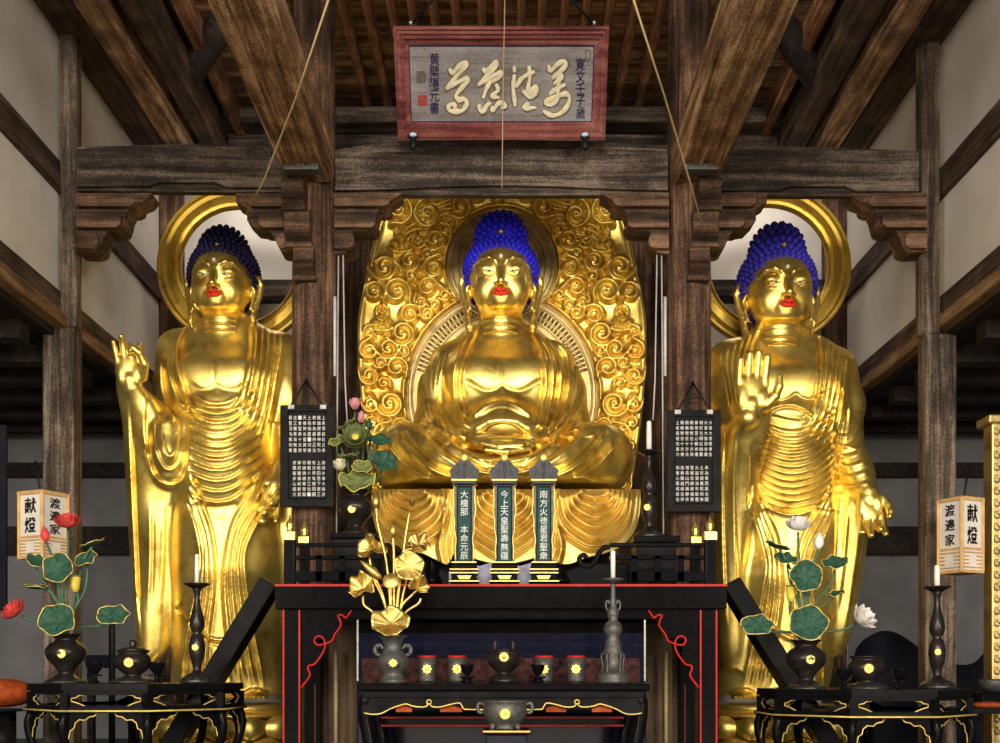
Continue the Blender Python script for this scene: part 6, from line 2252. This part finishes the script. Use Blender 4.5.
# ================================================================ paper lanterns
def lantern(label, cx, d, y0, y1, Rp, rot, faces):
    s = d / F
    R0 = Rp * s
    t = thing('paper_lantern', label, 'lantern', P(cx, y1, d))
    ang = [math.radians(rot + 90 * k_) for k_ in range(4)]
    V = lambda r, py: [Vector((PX(cx, d) + r * math.cos(a), d + r * math.sin(a), PZ(py, d))) for a in ang]
    H = y1 - y0
    yl = y0 + H * .68
    for (ya, yb, k_, nm) in ((y0, y0 + 3.5, 1.09, 'top_frame'), (y1 - 3, y1, 1.06, 'bottom_frame'), (yl - 1.2, yl + 1.2, 1.02, 'middle_rail')):
        q = V(R0 * k_, yb)
        MB().prism(q, (0, 0, PZ(ya, d) - PZ(yb, d))).build(nm, 'lattice_wood', t)
    A, B = V(R0, y0 + 2), V(R0, y1 - 1)
    for k_ in range(4):
        MB().bar(B[k_], A[k_], .016, .016, up=(math.cos(ang[k_]), math.sin(ang[k_]), 0)).build('corner_post', 'lattice_wood', t)
    for k_ in range(4):
        j = (k_ + 1) % 4
        r_ = .97
        a0, b0 = V(R0 * r_, y0 + 3), V(R0 * r_, y1 - 2)
        e = (a0[j] - a0[k_]).normalized()
        m = (a0[k_] + a0[j]) / 2
        nrm = Vector((m.x - PX(cx, d), m.y - d, 0)).normalized()
        pp = MB().prism([a0[k_], a0[j], b0[j], b0[k_]], -nrm * .004).build('paper_panel', 'paper', t)
        if nrm.y > .3: continue
        # lattice over the lower third
        L = (a0[j] - a0[k_]).length
        lt = MB()
        for q in range(1, 7):
            f_ = q / 7
            p = a0[k_] + e * (L * f_) + nrm * .006
            if .3 < f_ < .7:
                for ya, yb in ((yl, yl + H * .06), (yl + H * .23, y1 - 2)):
                    lt.bar(Vector((p.x, p.y, PZ(yb, d))), Vector((p.x, p.y, PZ(ya, d))), .004, .006)
            else:
                lt.bar(Vector((p.x, p.y, PZ(y1 - 2, d))), Vector((p.x, p.y, PZ(yl, d))), .004, .006)
        for q in range(1, 6):
            z = PZ(yl + (y1 - 2 - yl) * q / 6, d)
            segs = ((0, .3), (.7, 1)) if 1 < q < 5 else ((0, 1),)
            for u0, u1 in segs:
                a_ = a0[k_] + e * (L * u0) + nrm * .006; b_ = a0[k_] + e * (L * u1) + nrm * .006
                lt.bar(Vector((a_.x, a_.y, z)), Vector((b_.x, b_.y, z)), .004, .006)
        lt.build('lattice', 'lattice_wood', pp)
        key = 'wide' if abs(nrm.y) > .85 else 'narrow'
        txt = faces[key]
        # writing along the panel
        n = len(txt)
        st_ = (yl - y0 - 7) / n
        yaw = math.atan2(nrm.x, -nrm.y)
        acc = MB()
        for i, ch in enumerate(txt):
            w_ = L * (.50 if key == 'wide' else .42)
            tx = text_mesh('tmpc', ch, 1.0, (0, 0, 0), 'ink', None, .002, rot=(math.pi / 2, 0, yaw), fit=(w_, st_ * .80 * s), offset=.012)
            if tx is None: continue
            cpt = Vector((m.x, m.y, PZ(y0 + 5 + st_ * (i + .5), d))) + nrm * .003
            acc.add([v.co + cpt for v in tx.data.vertices], [tuple(p.vertices) for p in tx.data.polygons])
            me = tx.data
            bpy.data.objects.remove(tx); bpy.data.meshes.remove(me)
        acc.build('lettering', 'ink', pp)
    MB().tube([P(cx + (3 if cx > 500 else -3), y0, d), P(cx + (8 if cx > 500 else -8), y0 - 32, d + .05)], .006, 6).build('hanging_chain', 'iron', t)
    return t


lantern('square paper lantern with black brush characters hanging behind the red lotus flowers', 43.5, 5.82, 493, 560, 22.5, 199, {'wide': '献燈', 'narrow': '渡邉家'})
lantern('square paper lantern with black brush characters above the white lotus side table', 960.5, 5.82, 499, 574, 20.5, 161, {'wide': '献燈', 'narrow': '渡邉家'})

# ================================================================ cords and the dim corners
MB().tube([P(450, -349, 4.2), P(331, -8, 4.2), P(297, 95, 4.9), P(264, 180, 5.6), P(246, 214, 5.85)], .0048, 6).build('hanging_rope', 'cord_tan', None, **tg('thin tan cord slanting past the pillar toward the dark blue haired statue', 'cord'))
MB().tube([P(518, -349, 4.2), P(631, -8, 4.2), P(664, 95, 4.9), P(687, 172, 5.6), P(703, 228, 5.85)], .0048, 6).build('hanging_rope', 'cord_tan', None, **tg('thin tan cord slanting past the pillar toward the bright blue haired statue', 'cord'))
MB().tube([P(506, -108, 5.5), P(505, -8, 5.5), P(503, 90, 5.6), P(502, 188, 5.75)], .003, 6).build('hanging_wire', 'cord_tan', None, **tg('thin straight wire hanging in front of the calligraphy plaque', 'cord'))
for mir in (0, 1):
    fx = (lambda x: 1000 - x) if mir else (lambda x: x)
    who = 'black candlestick' if mir else 'pink lotus vase'
    for k_, (x0, x1) in enumerate(((338.5, 336.5), (343, 347))):
        MB().tube([P(fx(x0), 250, 6.2), P(fx((x0 + x1) / 2), 380, 6.19), P(fx(x1), 540 if k_ == 0 else 420, 6.18)], .0042, 6).build('white_rope', 'cord_white', None, **tg('pale cord hanging above the %s, the one %s the pillar' % (who, ('nearer', 'farther from')[k_]), 'cord'))
    a, b = sorted((fx(333.4), fx(336.4)))
    MB().tube([P((a + b) / 2, 297, 6.0), P((a + b) / 2, 376, 6.0)], .009, 8).build('white_rod', 'cord_white', None, **tg('short pale rod fixed to the pillar edge above the %s' % who, 'rod'))

# draped heap in the far corner
vs, fs = [], []
prof = [(852, 700), (856, 652), (872, 634), (890, 631), (906, 637), (925, 652), (948, 662), (970, 664), (985, 650), (1002, 640), (1030, 650), (1050, 700)]
c = crv(prof, 5)
n = len(c)
for j in range(9):
    f_ = j / 8
    for x, y in c:
        dd = 7.5 - .45 * math.sin(f_ * math.pi / 2)
        p = P(x, y, 7.5)
        top = p.z
        z = top + (DAIS - top) * f_ ** 1.4
        vs.append(Vector((p.x, dd + .03 * math.sin(x * .12 + j), z)))
for j in range(8):
    for i in range(n - 1):
        a = j * n + i
        fs.append((a, a + 1, a + n + 1, a + n))
MB().add(vs, fs, True).build('draped_heap', 'dark_cloth', None, **tg('heap covered with black cloth in the aisle behind the white lotus side table', 'cloth'))
t = thing('stool', 'dark low stool seen past the red lotus side table', 'stool', P(60, 743, 6.9))
for (x0, y0, x1, y1) in ((-20, 652, 140, 664),):
    MB().pbox(84, 655, 142, 668, 7.0, .3, bev=.02).build('seat', 'dark_cloth', t)
    for x in (90, 134):
        MB().box((PX(x - 3, 7.1), 7.1, DAIS), (PX(x + 3, 7.1), 7.15, PZ(668, 7.1))).build('leg', 'aisle_wood', t)
MB().lathe([(.02, DAIS), (.02, PZ(628, 6.8)), (.012, PZ(622, 6.8))], (PX(112, 6.8), 6.8, 0), 12).build('thin_post', 'iron', None, **tg('thin black post standing behind the red lotus side table', 'post'))
MB().ball(P(4, 693, 5.75), (.16, .14, .075), 20, 12).build('orange_cushion', 'orange_cloth', None, **tg('orange round cushion at the edge beside the red lotus side table', 'cushion'))
MB().lathe([(.2, DAIS), (.2, DAIS + .06), (.06, DAIS + .09), (.06, PZ(706, 5.75) - .03), (.2, PZ(706, 5.75) - .02), (.2, PZ(712, 5.75) + .015)], (PX(4, 5.75), 5.75, 0), 24).build('cushion_stand', 'lacquer_soft', None, **tg('round dark stand under the orange cushion', 'stand'))
tb = thing('low_table', 'low dark table with small bowls behind the white lotus side table', 'table', P(990, 743, 5.9))
MB().pbox(966, 708, 1040, 714, 5.9, .27, bev=.005).build('table_top', 'lacquer_soft', tb)
for x in (970, 1034):
    MB().box((PX(x - 3, 5.95), 5.95, DAIS), (PX(x + 3, 5.95), 6.0, PZ(714, 5.95))).build('leg', 'lacquer_soft', tb)
lp([(8, 692), (13, 688), (15, 682), (14, 679), (11, 680)], 994, 6.08, 'pewter', 'bowl', None, mb=(m_ := MB()), n=20)
m_.build('bowl', 'pewter', None, **tg('grey round bowl at the dim edge behind the white lotus side table', 'bowl'))
MB().box((PX(978, 6.05), 6.0, PZ(708, 5.9)), (PX(1012, 6.05), 6.16, PZ(692, 6.08)), bev=.01).build('box', 'lacquer', None, **tg('small black box under the grey bowl', 'box'))
MB().ball(P(988, 705, 5.98), (.085, .05, .020), 14, 8).build('red_cloth', 'orange_cloth', None, **tg('folded orange cloth lying on the low dark table', 'cloth'))
# gilded carved post at the edge
t = thing('gilded_post', 'gilded carved post beside the paper lantern over the white lotus side table', 'post', P(997, 743, 6.3))
MB().box((PX(992, 6.3), 6.3, DAIS), (PX(1008, 6.3), 6.42, PZ(420, 6.3)), bev=.01).build('shaft', 'gold_old', t)
MB().box((PX(987, 6.3), 6.27, PZ(424, 6.3)), (PX(1014, 6.3), 6.45, PZ(415, 6.3)), bev=.01).build('capital', 'gold_old', t)
mb = MB()
for i in range(26):
    y = 430 + i * 12
    mb.tube(pw([(997 + 3.5 * math.cos(q * .6) * (1 - q / 14), y + 5 * math.sin(q * .6) * (1 - q / 14)) for q in range(12)], 6.296), .006, 6)
mb.build('scroll_pattern', 'gold_old', t)
MB().box((PX(-14, 5.75), 5.75, PZ(612, 5.75)), (PX(6, 5.75), 5.77, PZ(425, 5.75))).build('hanging_banner', 'dark_cloth', None, **tg('dark hanging cloth banner at the edge beside the red lotus lantern', 'banner'))
